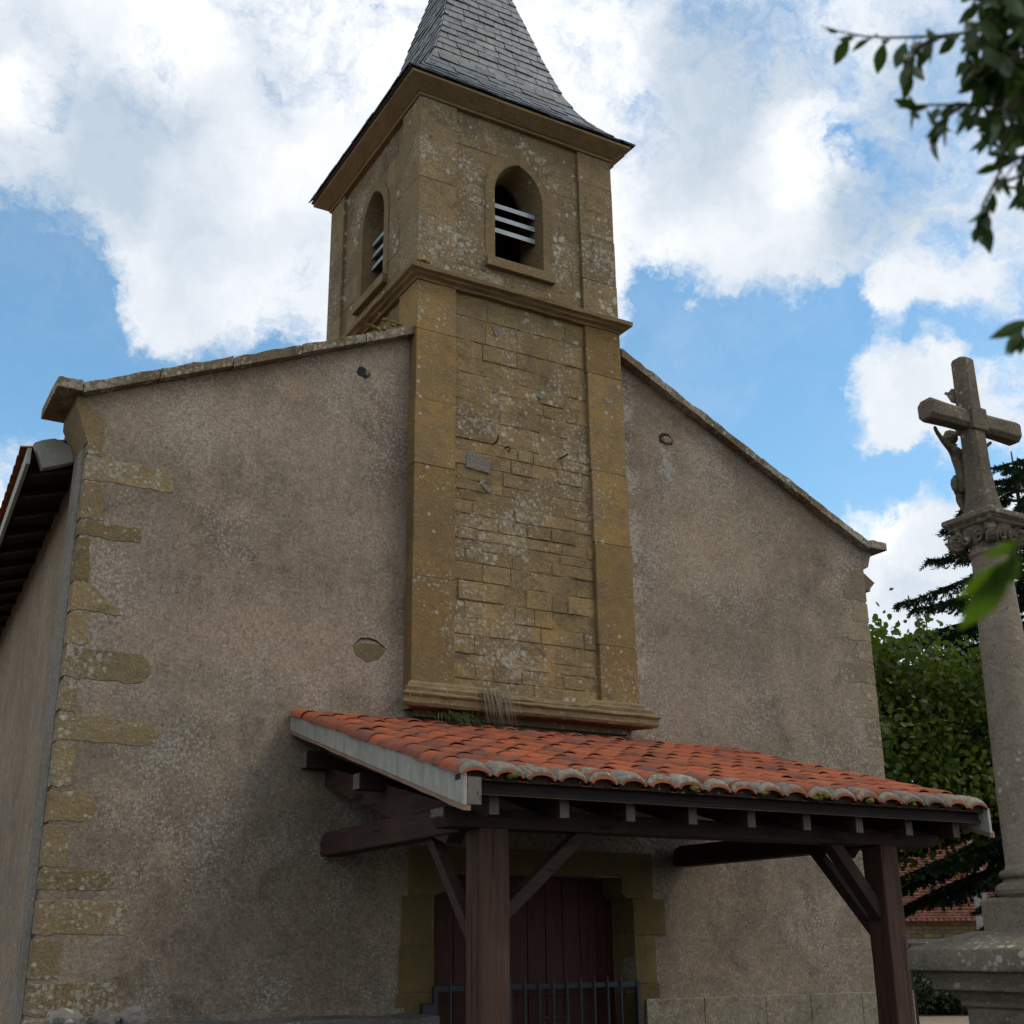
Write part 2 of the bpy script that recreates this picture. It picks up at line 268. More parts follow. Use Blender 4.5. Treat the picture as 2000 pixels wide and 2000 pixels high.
MAT['dry'] = plain('dry_grass', (0.26, 0.21, 0.145), (0.15, 0.115, 0.075), 0.9, 40)
MAT['plaster'] = plain('pale_eave_plaster', (0.22, 0.21, 0.19), (0.31, 0.295, 0.27), 0.9, 5)
def leafmat(name, a, b, trans, tcol, rough=0.5, spec=0.35, ys=None):
    t = material(name, rough, spec)
    c = t.mix(island(t), a, b)
    if ys: c = t.mix(t.mr(t.noise(t.co, 1.3, 3), 0.5, 0.65, 0, 0.6), c, ys)
    color(t, c)
    tr = t.n('BsdfTranslucent', {'Color': (*tcol, 1)})
    mx = t.n('MixShader', {0: trans, 1: t.bs.outputs[0], 2: tr.outputs[0]}); t.L.new(mx.outputs[0], t.out.inputs[0])
    return t.m
MAT['near_leaf'] = leafmat('near_leaf', (0.028, 0.050, 0.012), (0.060, 0.10, 0.018), 0.22, (0.08, 0.16, 0.012), 0.4, 0.4)
MAT['lit_leaf'] = leafmat('lit_leaf', (0.045, 0.08, 0.010), (0.07, 0.115, 0.014), 0.42, (0.15, 0.27, 0.012), 0.5, 0.25)
MAT['round_leaf'] = leafmat('round_leaf', (0.022, 0.045, 0.008), (0.085, 0.115, 0.018), 0.28, (0.13, 0.21, 0.012), 0.5, 0.2, (0.105, 0.115, 0.018))
MAT['needle'] = leafmat('conifer_needle', (0.012, 0.027, 0.012), (0.022, 0.042, 0.017), 0.05, (0.03, 0.06, 0.02), 0.75, 0.12)
MAT['bush_leaf'] = leafmat('bush_leaf', (0.012, 0.028, 0.009), (0.028, 0.050, 0.014), 0.1, (0.04, 0.08, 0.02))
MAT['weed_leaf'] = leafmat('weed_leaf', (0.035, 0.055, 0.014), (0.06, 0.08, 0.02), 0.15, (0.07, 0.12, 0.02))
def gravel():
    t = material('gravel', 0.95, 0.15)
    v = t.n('TexVoronoi', {'Vector': t.co, 'Scale': 45})
    c = t.mix(t.n('SeparateColor', {0: v.outputs['Color']}).outputs[0], (0.20, 0.145, 0.095), (0.34, 0.27, 0.19))
    c = t.mix(t.mr(t.noise(t.co, 0.6, 6), 0.4, 0.7, 0, 0.5), c, (0.22, 0.16, 0.10))
    color(t, c); bump(t, v.outputs['Distance'], 0.7, 0.02)
    return t.m
MAT['gravel'] = gravel()
MAT['bounce_dark'] = plain('dark_bounce_sheet', (0.042, 0.042, 0.038), (0.062, 0.060, 0.054), 0.95, 3)
def farwall(name, a, b, joint, sx, sy, jw=0.03):
    t = material(name, 0.95, 0.15)
    w = t.vadd(t.co, t.vscale(t.noise(t.co, 5, 3, 0.5, 0, True), (0.09, 0.09, 0.07)))
    sp = t.n('SeparateXYZ', {0: w}); v = t.n('CombineXYZ', {0: sp.outputs[0], 1: sp.outputs[2]}).outputs[0]
    br = t.n('TexBrick', {'Vector': v, 'Color1': (*a, 1), 'Color2': (*b, 1), 'Mortar': (*joint, 1), 'Scale': 1.0, 'Mortar Size': jw * 0.4, 'Brick Width': sx, 'Row Height': sy, 'Mortar Smooth': 0.3})
    c = t.mul(br.outputs[0], t.mr(t.noise(t.co, 6, 6, 0.7), 0.25, 0.75, 0.6, 1.35, False))
    color(t, c); bump(t, br.outputs['Fac'], -0.8, 0.03)
    return t.m
MAT['farstone'] = farwall('rubble_house_wall', (0.14, 0.10, 0.056), (0.20, 0.15, 0.088), (0.08, 0.062, 0.04), 0.34, 0.11)
MAT['fartile'] = farwall('old_red_flat_tiles', (0.115, 0.042, 0.026), (0.165, 0.066, 0.040), (0.05, 0.024, 0.018), 0.2, 0.11)
def shade_fill():
    return plain('shade', (0.02, 0.02, 0.02), (0.02, 0.02, 0.02), 1.0)
MAT['dark'] = shade_fill()  # near-black colour standing in for the shade in holes and cracks

# ------------------------------------------------------------------ object helpers
def thing(name, label, cat, loc=(0, 0, 0), group=None):
    o = bpy.data.objects.new(name, None); COL.objects.link(o); o.location = loc; o.empty_display_size = 0.2
    o['label'] = label; o['category'] = cat
    if group: o['group'] = group
    return o
ROOT = {}
def rootloc(o):
    v = Vector((0, 0, 0))
    while o is not None: v += Vector(o.location); o = o.parent
    return v
def obj(name, bm, mats, parent=None, smooth=False, bevel=0.0, label=None):
    me = bpy.data.meshes.new(name)
    if parent is not None:
        off = rootloc(parent)
        for v in bm.verts: v.co -= off
    bmesh.ops.recalc_face_normals(bm, faces=bm.faces)
    bm.to_mesh(me); bm.free()
    o = bpy.data.objects.new(name, me); COL.objects.link(o)
    for m in (mats if isinstance(mats, (list, tuple)) else [mats]): me.materials.append(MAT[m])
    if parent is not None: o.parent = parent
    if smooth:
        for p in me.polygons: p.use_smooth = True
    if bevel:
        b = o.modifiers.new('bevel', 'BEVEL'); b.width = bevel; b.segments = 2; b.limit_method = 'ANGLE'; b.angle_limit = radians(40)
    if label: o['label'] = label
    return o
def raw(name, verts, faces, mats, parent=None, smooth=False, mi=None):
    off = rootloc(parent) if parent is not None else Vector((0, 0, 0))
    me = bpy.data.meshes.new(name)
    me.from_pydata([(v[0] - off.x, v[1] - off.y, v[2] - off.z) for v in verts], [], faces)
    for m in (mats if isinstance(mats, (list, tuple)) else [mats]): me.materials.append(MAT[m])
    if mi: me.polygons.foreach_set('material_index', mi)
    if smooth: me.polygons.foreach_set('use_smooth', [True] * len(me.polygons))
    me.update()
    o = bpy.data.objects.new(name, me); COL.objects.link(o)
    if parent is not None: o.parent = parent
    return o
def B(): return bmesh.new()
def box(bm, x0, x1, y0, y1, z0, z1, jit=0.0):
    vs = [bm.verts.new((x + R.uniform(-jit, jit), y + R.uniform(-jit, jit), z + R.uniform(-jit, jit))) for z in (z0, z1) for y in (y0, y1) for x in (x0, x1)]
    for f in ((0, 1, 3, 2), (4, 6, 7, 5), (0, 4, 5, 1), (2, 3, 7, 6), (0, 2, 6, 4), (1, 5, 7, 3)): bm.faces.new([vs[i] for i in f])
    return vs
def prism(bm, pts, plane, c0, c1):
    def P(a, b, c): return {'xz': (a, c, b), 'yz': (c, a, b), 'xy': (a, b, c)}[plane]
    A = [bm.verts.new(P(a, b, c0)) for a, b in pts]; Z = [bm.verts.new(P(a, b, c1)) for a, b in pts]
    n = len(pts)
    bm.faces.new(A); bm.faces.new(Z[::-1])
    for i in range(n): bm.faces.new((A[i], Z[i], Z[(i + 1) % n], A[(i + 1) % n]))
def bar(bm, p0, p1, w, h, up=(0, 0, 1), round_end=False):
    p0 = Vector(p0); p1 = Vector(p1); d = (p1 - p0).normalized(); s = d.cross(Vector(up)).normalized(); u = s.cross(d)
    q = [[bm.verts.new(p + s * a * w / 2 + u * b * h / 2) for a, b in ((-1, -1), (1, -1), (1, 1), (-1, 1))] for p in (p0, p1)]
    bm.faces.new(q[0]); bm.faces.new(q[1][::-1])
    for i in range(4): bm.faces.new((q[0][i], q[1][i], q[1][(i + 1) % 4], q[0][(i + 1) % 4]))
def tube(bm, pts, rad, seg=8, cap=True):
    rings = []
    pts = [Vector(p) for p in pts]
    for i, p in enumerate(pts):
        d = (pts[min(i + 1, len(pts) - 1)] - pts[max(i - 1, 0)])
        d = d.normalized() if d.length > 1e-9 else Vector((0, 0, 1))
        a = d.cross(Vector((0.31, 0.2, 0.93))); a = a.normalized() if a.length > 1e-3 else d.cross(Vector((1, 0, 0))).normalized()
        b = d.cross(a); r = rad[i] if isinstance(rad, (list, tuple)) else rad
        rings.append([bm.verts.new(p + a * r * cos(2 * pi * k / seg) + b * r * sin(2 * pi * k / seg)) for k in range(seg)])
    for i in range(len(rings) - 1):
        for k in range(seg): bm.faces.new((rings[i][k], rings[i][(k + 1) % seg], rings[i + 1][(k + 1) % seg], rings[i + 1][k]))
    if cap: bm.faces.new(rings[0][::-1]); bm.faces.new(rings[-1])
def lathe(bm, c, prof, seg=32, sq=False):
    rings = []
    for r, z in prof:
        rings.append([bm.verts.new((c[0] + r * cos(2 * pi * k / seg), c[1] + r * sin(2 * pi * k / seg), z)) for k in range(seg)])
    for i in range(len(rings) - 1):
        for k in range(seg): bm.faces.new((rings[i][k], rings[i][(k + 1) % seg], rings[i + 1][(k + 1) % seg], rings[i + 1][k]))
    bm.faces.new(rings[0][::-1]); bm.faces.new(rings[-1])
def ring(bm, x0, x1, y0, y1, prof, cuts=6, jit=0.0):
    """moulding swept round a rectangle; prof = [(outward offset, z)] closed; each side is cut up so it can be worn"""
    loops = []
    for o, z in prof:
        a, b, c, d = x0 - o, x1 + o, y0 - o, y1 + o
        cs = [(a, c), (b, c), (b, d), (a, d)]; L = []
        for i in range(4):
            p, q = cs[i], cs[(i + 1) % 4]
            for k in range(cuts):
                f = k / cuts; j = jit if k else jit * 0.5
                L.append(bm.verts.new((p[0] + (q[0] - p[0]) * f + R.uniform(-j, j), p[1] + (q[1] - p[1]) * f + R.uniform(-j, j), z + R.uniform(-j, j))))
        loops.append(L)
    n = len(loops[0])
    for i in range(len(loops)):
        A, Z = loops[i], loops[(i + 1) % len(loops)]
        for k in range(n): bm.faces.new((A[k], A[(k + 1) % n], Z[(k + 1) % n], Z[k]))
def rock(bm, c, s, seed, sub=3, amp=0.25):
    tmp = bmesh.new(); bmesh.ops.create_icosphere(tmp, subdivisions=sub, radius=1.0)
    mp = {}
    for v in tmp.verts:
        n = mnoise.noise(v.co * 1.3 + Vector((seed * 7.1, seed, 3))) * amp + mnoise.noise(v.co * 3.1 + Vector((seed, 5, seed))) * amp * 0.4
        p = v.co * (1 + n)
        mp[v] = bm.verts.new((c[0] + p.x * s[0], c[1] + p.y * s[1], c[2] + p.z * s[2]))
    for f in tmp.faces: bm.faces.new([mp[v] for v in f.verts])
    tmp.free()
def blocks(bm, P, U, V, N, courses, u0, u1, lens, depth, gap, bev, jit, excl=None):
    """courses of separate stones with chamfered worn faces on a backing plane"""
    P, U, V, N = map(Vector, (P, U, V, N))
    v = courses[0]
    for h in courses[1:]:
        u = u0 - R.uniform(0, lens[1] * 0.5); spans = []
        while u < u1:
            L = R.uniform(*lens); a, b = max(u, u0), min(u + L, u1); u += L
            if b - a < 0.05: continue
            spans.append((a, b))
        if excl:
            e = excl(v, v + h)
            if e:
                ns = []
                for a, b in spans:
                    if b <= e[0] or a >= e[1]: ns.append((a, b)); continue
                    if e[0] - a > 0.04: ns.append((a, e[0]))
                    if b - e[1] > 0.04: ns.append((e[1], b))
                spans = ns
        for a, b in spans:
            g = gap * R.uniform(0.3, 1.3); d = depth + R.uniform(-jit, jit)
            cor = [(a + g / 2, v + g / 2), (b - g / 2, v + g / 2), (b - g / 2, v + h - g / 2), (a + g / 2, v + h - g / 2)]
            # outline with mid points for a worn, not quite straight arris
            pts = []
            for i in range(4):
                p, q = cor[i], cor[(i + 1) % 4]; nseg = 3 if abs(p[0] - q[0]) > 0.18 else 2
                for k in range(nseg):
                    f = k / nseg; jj = 0.35 * g + 0.0015
                    pts.append((p[0] + (q[0] - p[0]) * f + R.uniform(-jj, jj), p[1] + (q[1] - p[1]) * f + R.uniform(-jj, jj)))
            mu, mv = (a + b) / 2, v + h / 2
            def ins(p, k):
                return (p[0] - math.copysign(min(k, abs(p[0] - mu) * 0.5), p[0] - mu), p[1] - math.copysign(min(k, abs(p[1] - mv) * 0.5), p[1] - mv))
            L0 = [bm.verts.new(P + U * p[0] + V * p[1]) for p in pts]
            L1 = [bm.verts.new(P + U * p[0] + V * p[1] + N * (d - bev)) for p in pts]
            L2 = [bm.verts.new(P + U * q[0] + V * q[1] + N * (d + R.uniform(-0.002, 0.002))) for q in (ins(p, bev * R.uniform(0.7, 1.3)) for p in pts)]
            n = len(pts)
            for A, Z in ((L0, L1), (L1, L2)):
                for i in range(n): bm.faces.new((A[i], A[(i + 1) % n], Z[(i + 1) % n], Z[i]))
            bm.faces.new(L2)
        v += h
def courses(z0, z1, lo, hi):
    out = [z0]; z = z0
    while z < z1 - 1e-6:
        h = R.uniform(lo, hi)
        if z1 - z - h < lo * 0.7: h = z1 - z
        out.append(h); z += h
    return out

# ------------------------------------------------------------------ ground
G = 0.30
def ground():
    bm = B(); n = 48
    c = bm.verts.new((0, 0, G)); prev = None
    rr = [3, 6, 10, 16, 25, 40, 80, 200, 600]
    rings = []
    for r in rr:
        rings.append([bm.verts.new((2 + r * cos(2 * pi * k / n), r * sin(2 * pi * k / n), G)) for k in range(n)])
    for k in range(n): bm.faces.new((c, rings[0][k], rings[0][(k + 1) % n]))
    for i in range(len(rr) - 1):
        for k in range(n): bm.faces.new((rings[i][k], rings[i + 1][k], rings[i + 1][(k + 1) % n], rings[i][(k + 1) % n]))
    o = obj('ground', bm, 'gravel'); o['kind'] = 'structure'
    bm = B(); pts = [(-30, -40), (14, -40), (14, -2), (13.5, 6), (6.5, 1.0), (5.8, -0.2), (-2.2, -0.2), (-4, 3), (-30, 6)]
    bm.faces.new([bm.verts.new((a, b, G + 0.004)) for a, b in pts]); o = obj('unseen_bounce_sheet', bm, 'bounce_dark'); o['kind'] = 'structure'  # unseen dark sheet added to cut light bounced up under the porch
ground()

# ------------------------------------------------------------------ church
CH = thing('church', 'small stucco church front with square stone bell tower and slate spire', 'church', (2.04, 0.0, G))
XL, XR = -1.87, 5.955
def topL(x): return 6.206 + 0.44 * (x + 0.687)
def topR(x): return 6.743 - 0.48 * (x - 3.73)
TH = 0.085
def front_wall():
    bm = B()
    def line(a, b, n):
        return [(a[0] + (b[0] - a[0]) * i / n, a[1] + (b[1] - a[1]) * i / n) for i in range(n)]
    zl = topL(-1.975) - TH - 0.0; apex = (2.0, topR(2.0) - TH)
    out = [(XL + 0.005, G), (1.0, G), (1.0, 2.22), (2.85, 2.22), (2.85, G), (XR - 0.005, G), (XR - 0.005, 5.40), (6.03, 5.44), (6.08, topR(6.0) - TH)]
    out += [apex, (0.9, topL(0.9) - TH), (-1.97, zl), (-1.965, 5.47), (XL + 0.005, 5.40)]
    pts = []
    for i in range(len(out)):
        a, b = out[i], out[(i + 1) % len(out)]
        n = max(1, int(sqrt((a[0] - b[0]) ** 2 + (a[1] - b[1]) ** 2) / 0.25))
        for j, p in enumerate(line(a, b, n)):
            k = 0.006 if j else 0.0
            pts.append((p[0] + R.uniform(-k, k), p[1] + R.uniform(-k, k)))
    prism(bm, pts, 'xz', 0.0, 0.50)
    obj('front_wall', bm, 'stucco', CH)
front_wall()
def walls():
    # nave side walls, set back a little from the gable wall's ends
    SK = 0.048
    bm = B(); prism(bm, [(XL + 0.03 + SK * 0.5, 0.5), (XL + 0.55 + SK * 0.5, 0.5), (XL + 0.55 + SK * 16, 16), (XL + 0.03 + SK * 16, 16)], 'xy', G, 5.33)
    obj('side_wall', bm, 'side_stucco', CH)
    bm = B(); prism(bm, [(XR - 0.03, 0.5), (XR - 0.55, 0.5), (XR - 0.55, 16), (XR - 0.03, 16)], 'xy', G, 5.25)
    obj('side_wall', bm, 'side_stucco', CH)
    bm = B(); prism(bm, [(XL + 0.55 + SK * 15.5, 5.25), (XL + 0.55 + SK * 15.5, G), (XR - 0.55, G), (XR - 0.55, 5.25), (2.0, 7.1)], 'xz', 15.5, 16)
    obj('back_wall', bm, 'side_stucco', CH)
    # grey rendered return at the left corner
    bm = B()
    prism(bm, [(XL - 0.012, 0.10), (XL + 0.01, 0.10), (XL + 0.02, 0.60), (XL + 0.0, 0.58), (XL - 0.02, 0.42), (XL - 0.022, 0.2)], 'xy', G, 5.22)
    obj('corner_render', bm, 'grey_render', CH, smooth=False)
    # plinth
    z1 = 1.262
    for a, b in ((XL - 0.02, 0.755), (2.925, XR + 0.03)):
        bm = B(); x = a
        while x < b - .01:
            w = R.uniform(.5, .68)
            if b - x - w < .35: w = b - x
            n = 5; top = [(x + w - .0015 + (.003 - w) * i / n, z1 + R.uniform(-0.005, 0.005)) for i in range(n + 1)]
            d = R.uniform(-.002, .002)
            prism(bm, [(x + .0015, G), (x + w - .0015, G)] + top, 'xz', -0.035 + d, 0.02); x += w
        obj('plinth', bm, 'plinth', CH, bevel=0.006)
    # nave roof: two tiled slopes behind the gable parapet
    for side in (-1, 1):
        vs = []; fs = []; n = 0
        x_e, z_e = ((-2.27, 5.27) if side < 0 else (6.56, 5.45)); x_r, z_r = 2.0, 7.15
        rows = 40; seg = 10; y = 0.52; k = 0
        prof = []
        while y < 16.2:
            for j in range(seg):
                prof.append((y + 0.22 * j / seg, 0.045 * abs(sin(pi * j / seg)) if True else 0))
            y += 0.22
        for i in range(rows + 1):
            for half in (0, 1):
                f = (i + (0.0 if half == 0 else 0.999)) / (rows + 1)
                lift = 0.028 if half == 0 else 0.0
                x = x_e + (x_r - x_e) * f; z = z_e + (z_r - z_e) * f
                for (yy, hh) in prof:
                    sk = (yy - 0.5) * SK * (1 - f) if side < 0 else 0
                    vs.append((x + sk, yy, z + hh + lift + 0.006 * mnoise.noise(Vector((i * 0.7, yy * 3, 1)))))
        m = len(prof); nr = len(vs) // m
        for i in range(nr - 1):
            for j in range(m - 1): fs.append((i * m + j, i * m + j + 1, (i + 1) * m + j + 1, (i + 1) * m + j))
        roof = raw('nave_roof', vs, fs, 'tile', CH)
        # soffit boards and eaves fascia, rafter tails
        bm = B()
        sx = -1 if side < 0 else 1
        e0 = (x_e + 0.07 if side < 0 else x_e - 0.07)
        w0 = (XL + 0.3) if side < 0 else XR - 0.3
        def sk(yv): return (yv - 0.5) * SK if side < 0 else 0
        v = [bm.verts.new(p) for p in ((e0, 0.52, z_e - 0.05), (w0, 0.52, z_e + 0.12), (w0 + sk(16), 16, z_e + 0.12), (e0 + sk(16), 16, z_e - 0.05),
                                        (e0, 0.52, z_e - 0.02), (w0, 0.52, z_e + 0.15), (w0 + sk(16), 16, z_e + 0.15), (e0 + sk(16), 16, z_e - 0.02))]
        for f in ((0, 1, 2, 3), (7, 6, 5, 4), (0, 4, 5, 1), (3, 2, 6, 7), (0, 3, 7, 4), (1, 5, 6, 2)): bm.faces.new([v[i] for i in f])
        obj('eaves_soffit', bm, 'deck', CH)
        bm = B(); bar(bm, (e0 - sx * 0.0 + sx * 0.015, 0.45, z_e - 0.06), (e0 + sx * 0.015 + sk(16), 16, z_e - 0.06), 0.03, 0.13)
        obj('eaves_board', bm, 'barge', CH, bevel=0.004)
        for i in range(22):
            yy = 0.75 + i * 0.55
            bm = B(); bar(bm, (e0 - sx * 0.03 + sk(yy), yy, z_e - 0.075), (w0 + sk(yy), yy, z_e + 0.115), 0.08, 0.06)
            obj('eaves_rafter', bm, 'timber_y', CH)
    # plastered end of the left eaves
    bm = B(); prism(bm, [(-2.19, 5.32), (-2.13, 5.355), (-2.05, 5.385), (-1.98, 5.37), (-1.90, 5.325), (-1.89, 5.22), (-2.0, 5.17), (-2.11, 5.125)], 'xz', 0.44, 0.52)
    obj('eaves_end', bm, 'plaster', CH, bevel=0.006)
    bm = B(); prism(bm, [(5.93, 5.57), (6.42, 5.535), (6.59, 5.43), (6.48, 5.32), (5.93, 5.36)], 'xz', 0.44, 0.52)
    obj('eaves_end', bm, 'coping', CH, bevel=0.006)
walls()

def quoins():
    L = [(5.13, 5.42, -1.765, 0), (4.93, 5.125, -1.245, 0), (4.63, 4.925, -1.70, 0), (4.50, 4.622, -1.43, 0), (4.16, 4.495, -1.77, 0), (3.94, 4.145, -1.50, 2), (3.70, 3.93, -1.72, 0),
         (3.46, 3.69, -1.28, 1), (3.23, 3.45, -1.765, 0), (3.03, 3.215, -1.185, 1), (2.72, 3.02, -1.74, 0), (2.49, 2.70, -1.56, 1), (2.20, 2.48, -1.72, 0), (2.055, 2.185, -1.385, 0), (1.77, 2.0, -1.30, 0), (1.50, 1.755, -1.69, 0), (1.275, 1.49, -1.30, 0)]
    for z0, z1, x1, kind in L:
        a = XL - 0.006; pts = []
        def edge(p, q, n, j):
            for i in range(n):
                f = i / n; pts.append((p[0] + (q[0] - p[0]) * f + (R.uniform(-j, j) if i else 0), p[1] + (q[1] - p[1]) * f + R.uniform(-j, j)))
        g = 0.006
        edge((a, z0 + g), (x1 - ((z1 - z0) / 2 if kind == 1 else 0), z0 + g), 9, 0.010)
        if kind == 1:
            r = (z1 - z0) / 2
            for i in range(9): t = -pi / 2 + pi * i / 8; pts.append((x1 - r + r * cos(t) + R.uniform(-.004, .004), (z0 + z1) / 2 + (r - g) * sin(t)))
            edge((x1 - r, z1 - g), (a, z1 - g), 8, 0.006)
        elif kind == 2:
            edge((x1, z0 + g), (x1 - 0.22, z1 - g), 4, 0.010); edge((x1 - 0.22, z1 - g), (a, z1 - g), 7, 0.008)
        else:
            edge((x1, z0 + g), (x1 - 0.01, z1 - g), 4, 0.018); edge((x1 - 0.01, z1 - g), (a, z1 - g), 9, 0.009)
        edge((a, z1 - g), (a, z0 + g), 3, 0.003)
        bm = B(); prism(bm, pts, 'xz', -0.004, 0.12)
        obj('quoin_stone', bm, 'quoin', CH, bevel=0.005)
    Rr = [(5.02, 5.37, 5.60), (4.60, 4.78, 5.46), (4.15, 4.36, 5.46), (3.80, 3.97, 5.48), (3.34, 3.50, 5.60), (1.62, 1.93, 5.38), (2.50, 2.75, 5.55), (4.38, 4.58, 5.74), (3.98, 4.14, 5.74), (4.80, 5.0, 5.72), (3.52, 3.78, 5.74)]
    for z0, z1, x0 in Rr:
        b = XR + 0.006; pts = []
        for p, q, n, j in (((b, z0), (x0 + 0.03, z0), 8, 0.012), ((x0 + 0.03, z0), (x0 + 0.02, z1), 5, 0.025), ((x0 + 0.02, z1), (b, z1), 8, 0.012), ((b, z1), (b, z0), 3, 0.003)):
            for i in range(n):
                f = i / n; pts.append((p[0] + (q[0] - p[0]) * f + R.uniform(-j, j) * (i > 0), p[1] + (q[1] - p[1]) * f + R.uniform(-j, j)))
        bm = B(); prism(bm, pts[::-1], 'xz', -0.003, 0.15)
        obj('quoin_stone', bm, 'quoin_pale', CH, bevel=0.005)
quoins()

def copings():
    # separate coping slabs laid up the two slopes, with flat kicked ends
    for side in (-1, 1):
        bm = B()
        xs = [-2.15, -1.965, -1.42, -0.86, -0.30, 0.26, 0.715] if side < 0 else [2.905, 3.42, 4.0, 4.6, 5.2, 5.75, 5.99, 6.24]
        f = topL if side < 0 else topR
        flatz = topL(-1.93) if side < 0 else topR(5.965)
        for a, b in zip(xs[:-1], xs[1:]):
            flat = (b <= -1.96) if side < 0 else (a >= 5.98)
            n = 7; dz = R.uniform(-0.006, 0.006)
            g = 0.003
            rows = []
            for i in range(n + 1):
                x = a + g + (b - a - 2 * g) * i / n
                zt = (flatz + 0.005 if flat else f(x)) + dz
                rows.append([(x, -0.10 + R.uniform(-.006, .006), zt - TH), (x, -0.105 + R.uniform(-.008, .008), zt + R.uniform(-.01, .004)), (x, 0.2, zt + 0.02 + R.uniform(-.01, .01)), (x, 0.58, zt + R.uniform(-.01, .004)), (x, 0.58, zt - TH)])
            vr = [[bm.verts.new(p) for p in r] for r in rows]
            for i in range(n):
                for k in range(5): bm.faces.new((vr[i][k], vr[i][(k + 1) % 5], vr[i + 1][(k + 1) % 5], vr[i + 1][k]))
            bm.faces.new(vr[0][::-1]); bm.faces.new(vr[-1])
        obj('gable_coping', bm, 'coping', CH, bevel=0.004)
    # kneeler stones
    bm = B(); prism(bm, [(-1.985, 5.62), (-1.985, 5.48), (-1.965, 5.44), (-1.885, 5.22), (-1.80, 5.22), (-1.78, 5.42), (-1.86, 5.47)], 'xz', -0.006, 0.52)
    obj('kneeler', bm, 'trim', CH, bevel=0.006)
    bm = B(); prism(bm, [(5.80, 5.40), (5.96, 5.37), (6.035, 5.41), (6.095, 5.57), (5.95, 5.56)], 'xz', -0.004, 0.52)
    obj('kneeler', bm, 'stucco', CH, bevel=0.006)
copings()

# ---- tower
TX0, TX1, TY0, TY1 = 0.71, 2.90, -0.14, 2.05
ZB, ZS, ZST, ZC = 3.60, 7.255, 7.37, 9.20
ACX, ACY = 1.777, 0.955
AH, AZ0, AZS, AZA = 0.264, 7.70, 8.45, 8.815
def tx1(z): return 2.912 - 0.0125 * (z - 3.6)
def arch(a, zs, rise, t=0.0, n=9):
    """pointed arch half outline offset outwards by t: springing -> apex, right half"""
    c = (rise * rise - a * a) / (2 * a); r = a + c + t
    th1 = math.acos(c / r); out = []
    for i in range(n + 1):
        th = th1 * i / n; out.append((-c + r * cos(th), zs + r * sin(th)))
    return out
def arch_loop(t, z0):
    h = arch(AH, AZS, AZA - AZS, t)
    right = [(AH + t, z0)] + h; left = [(-x, z) for x, z in right][::-1]
    return left[::-1][:-1] + right[::-1] if False else [(-x, z) for x, z in right][:-1] + right[::-1]
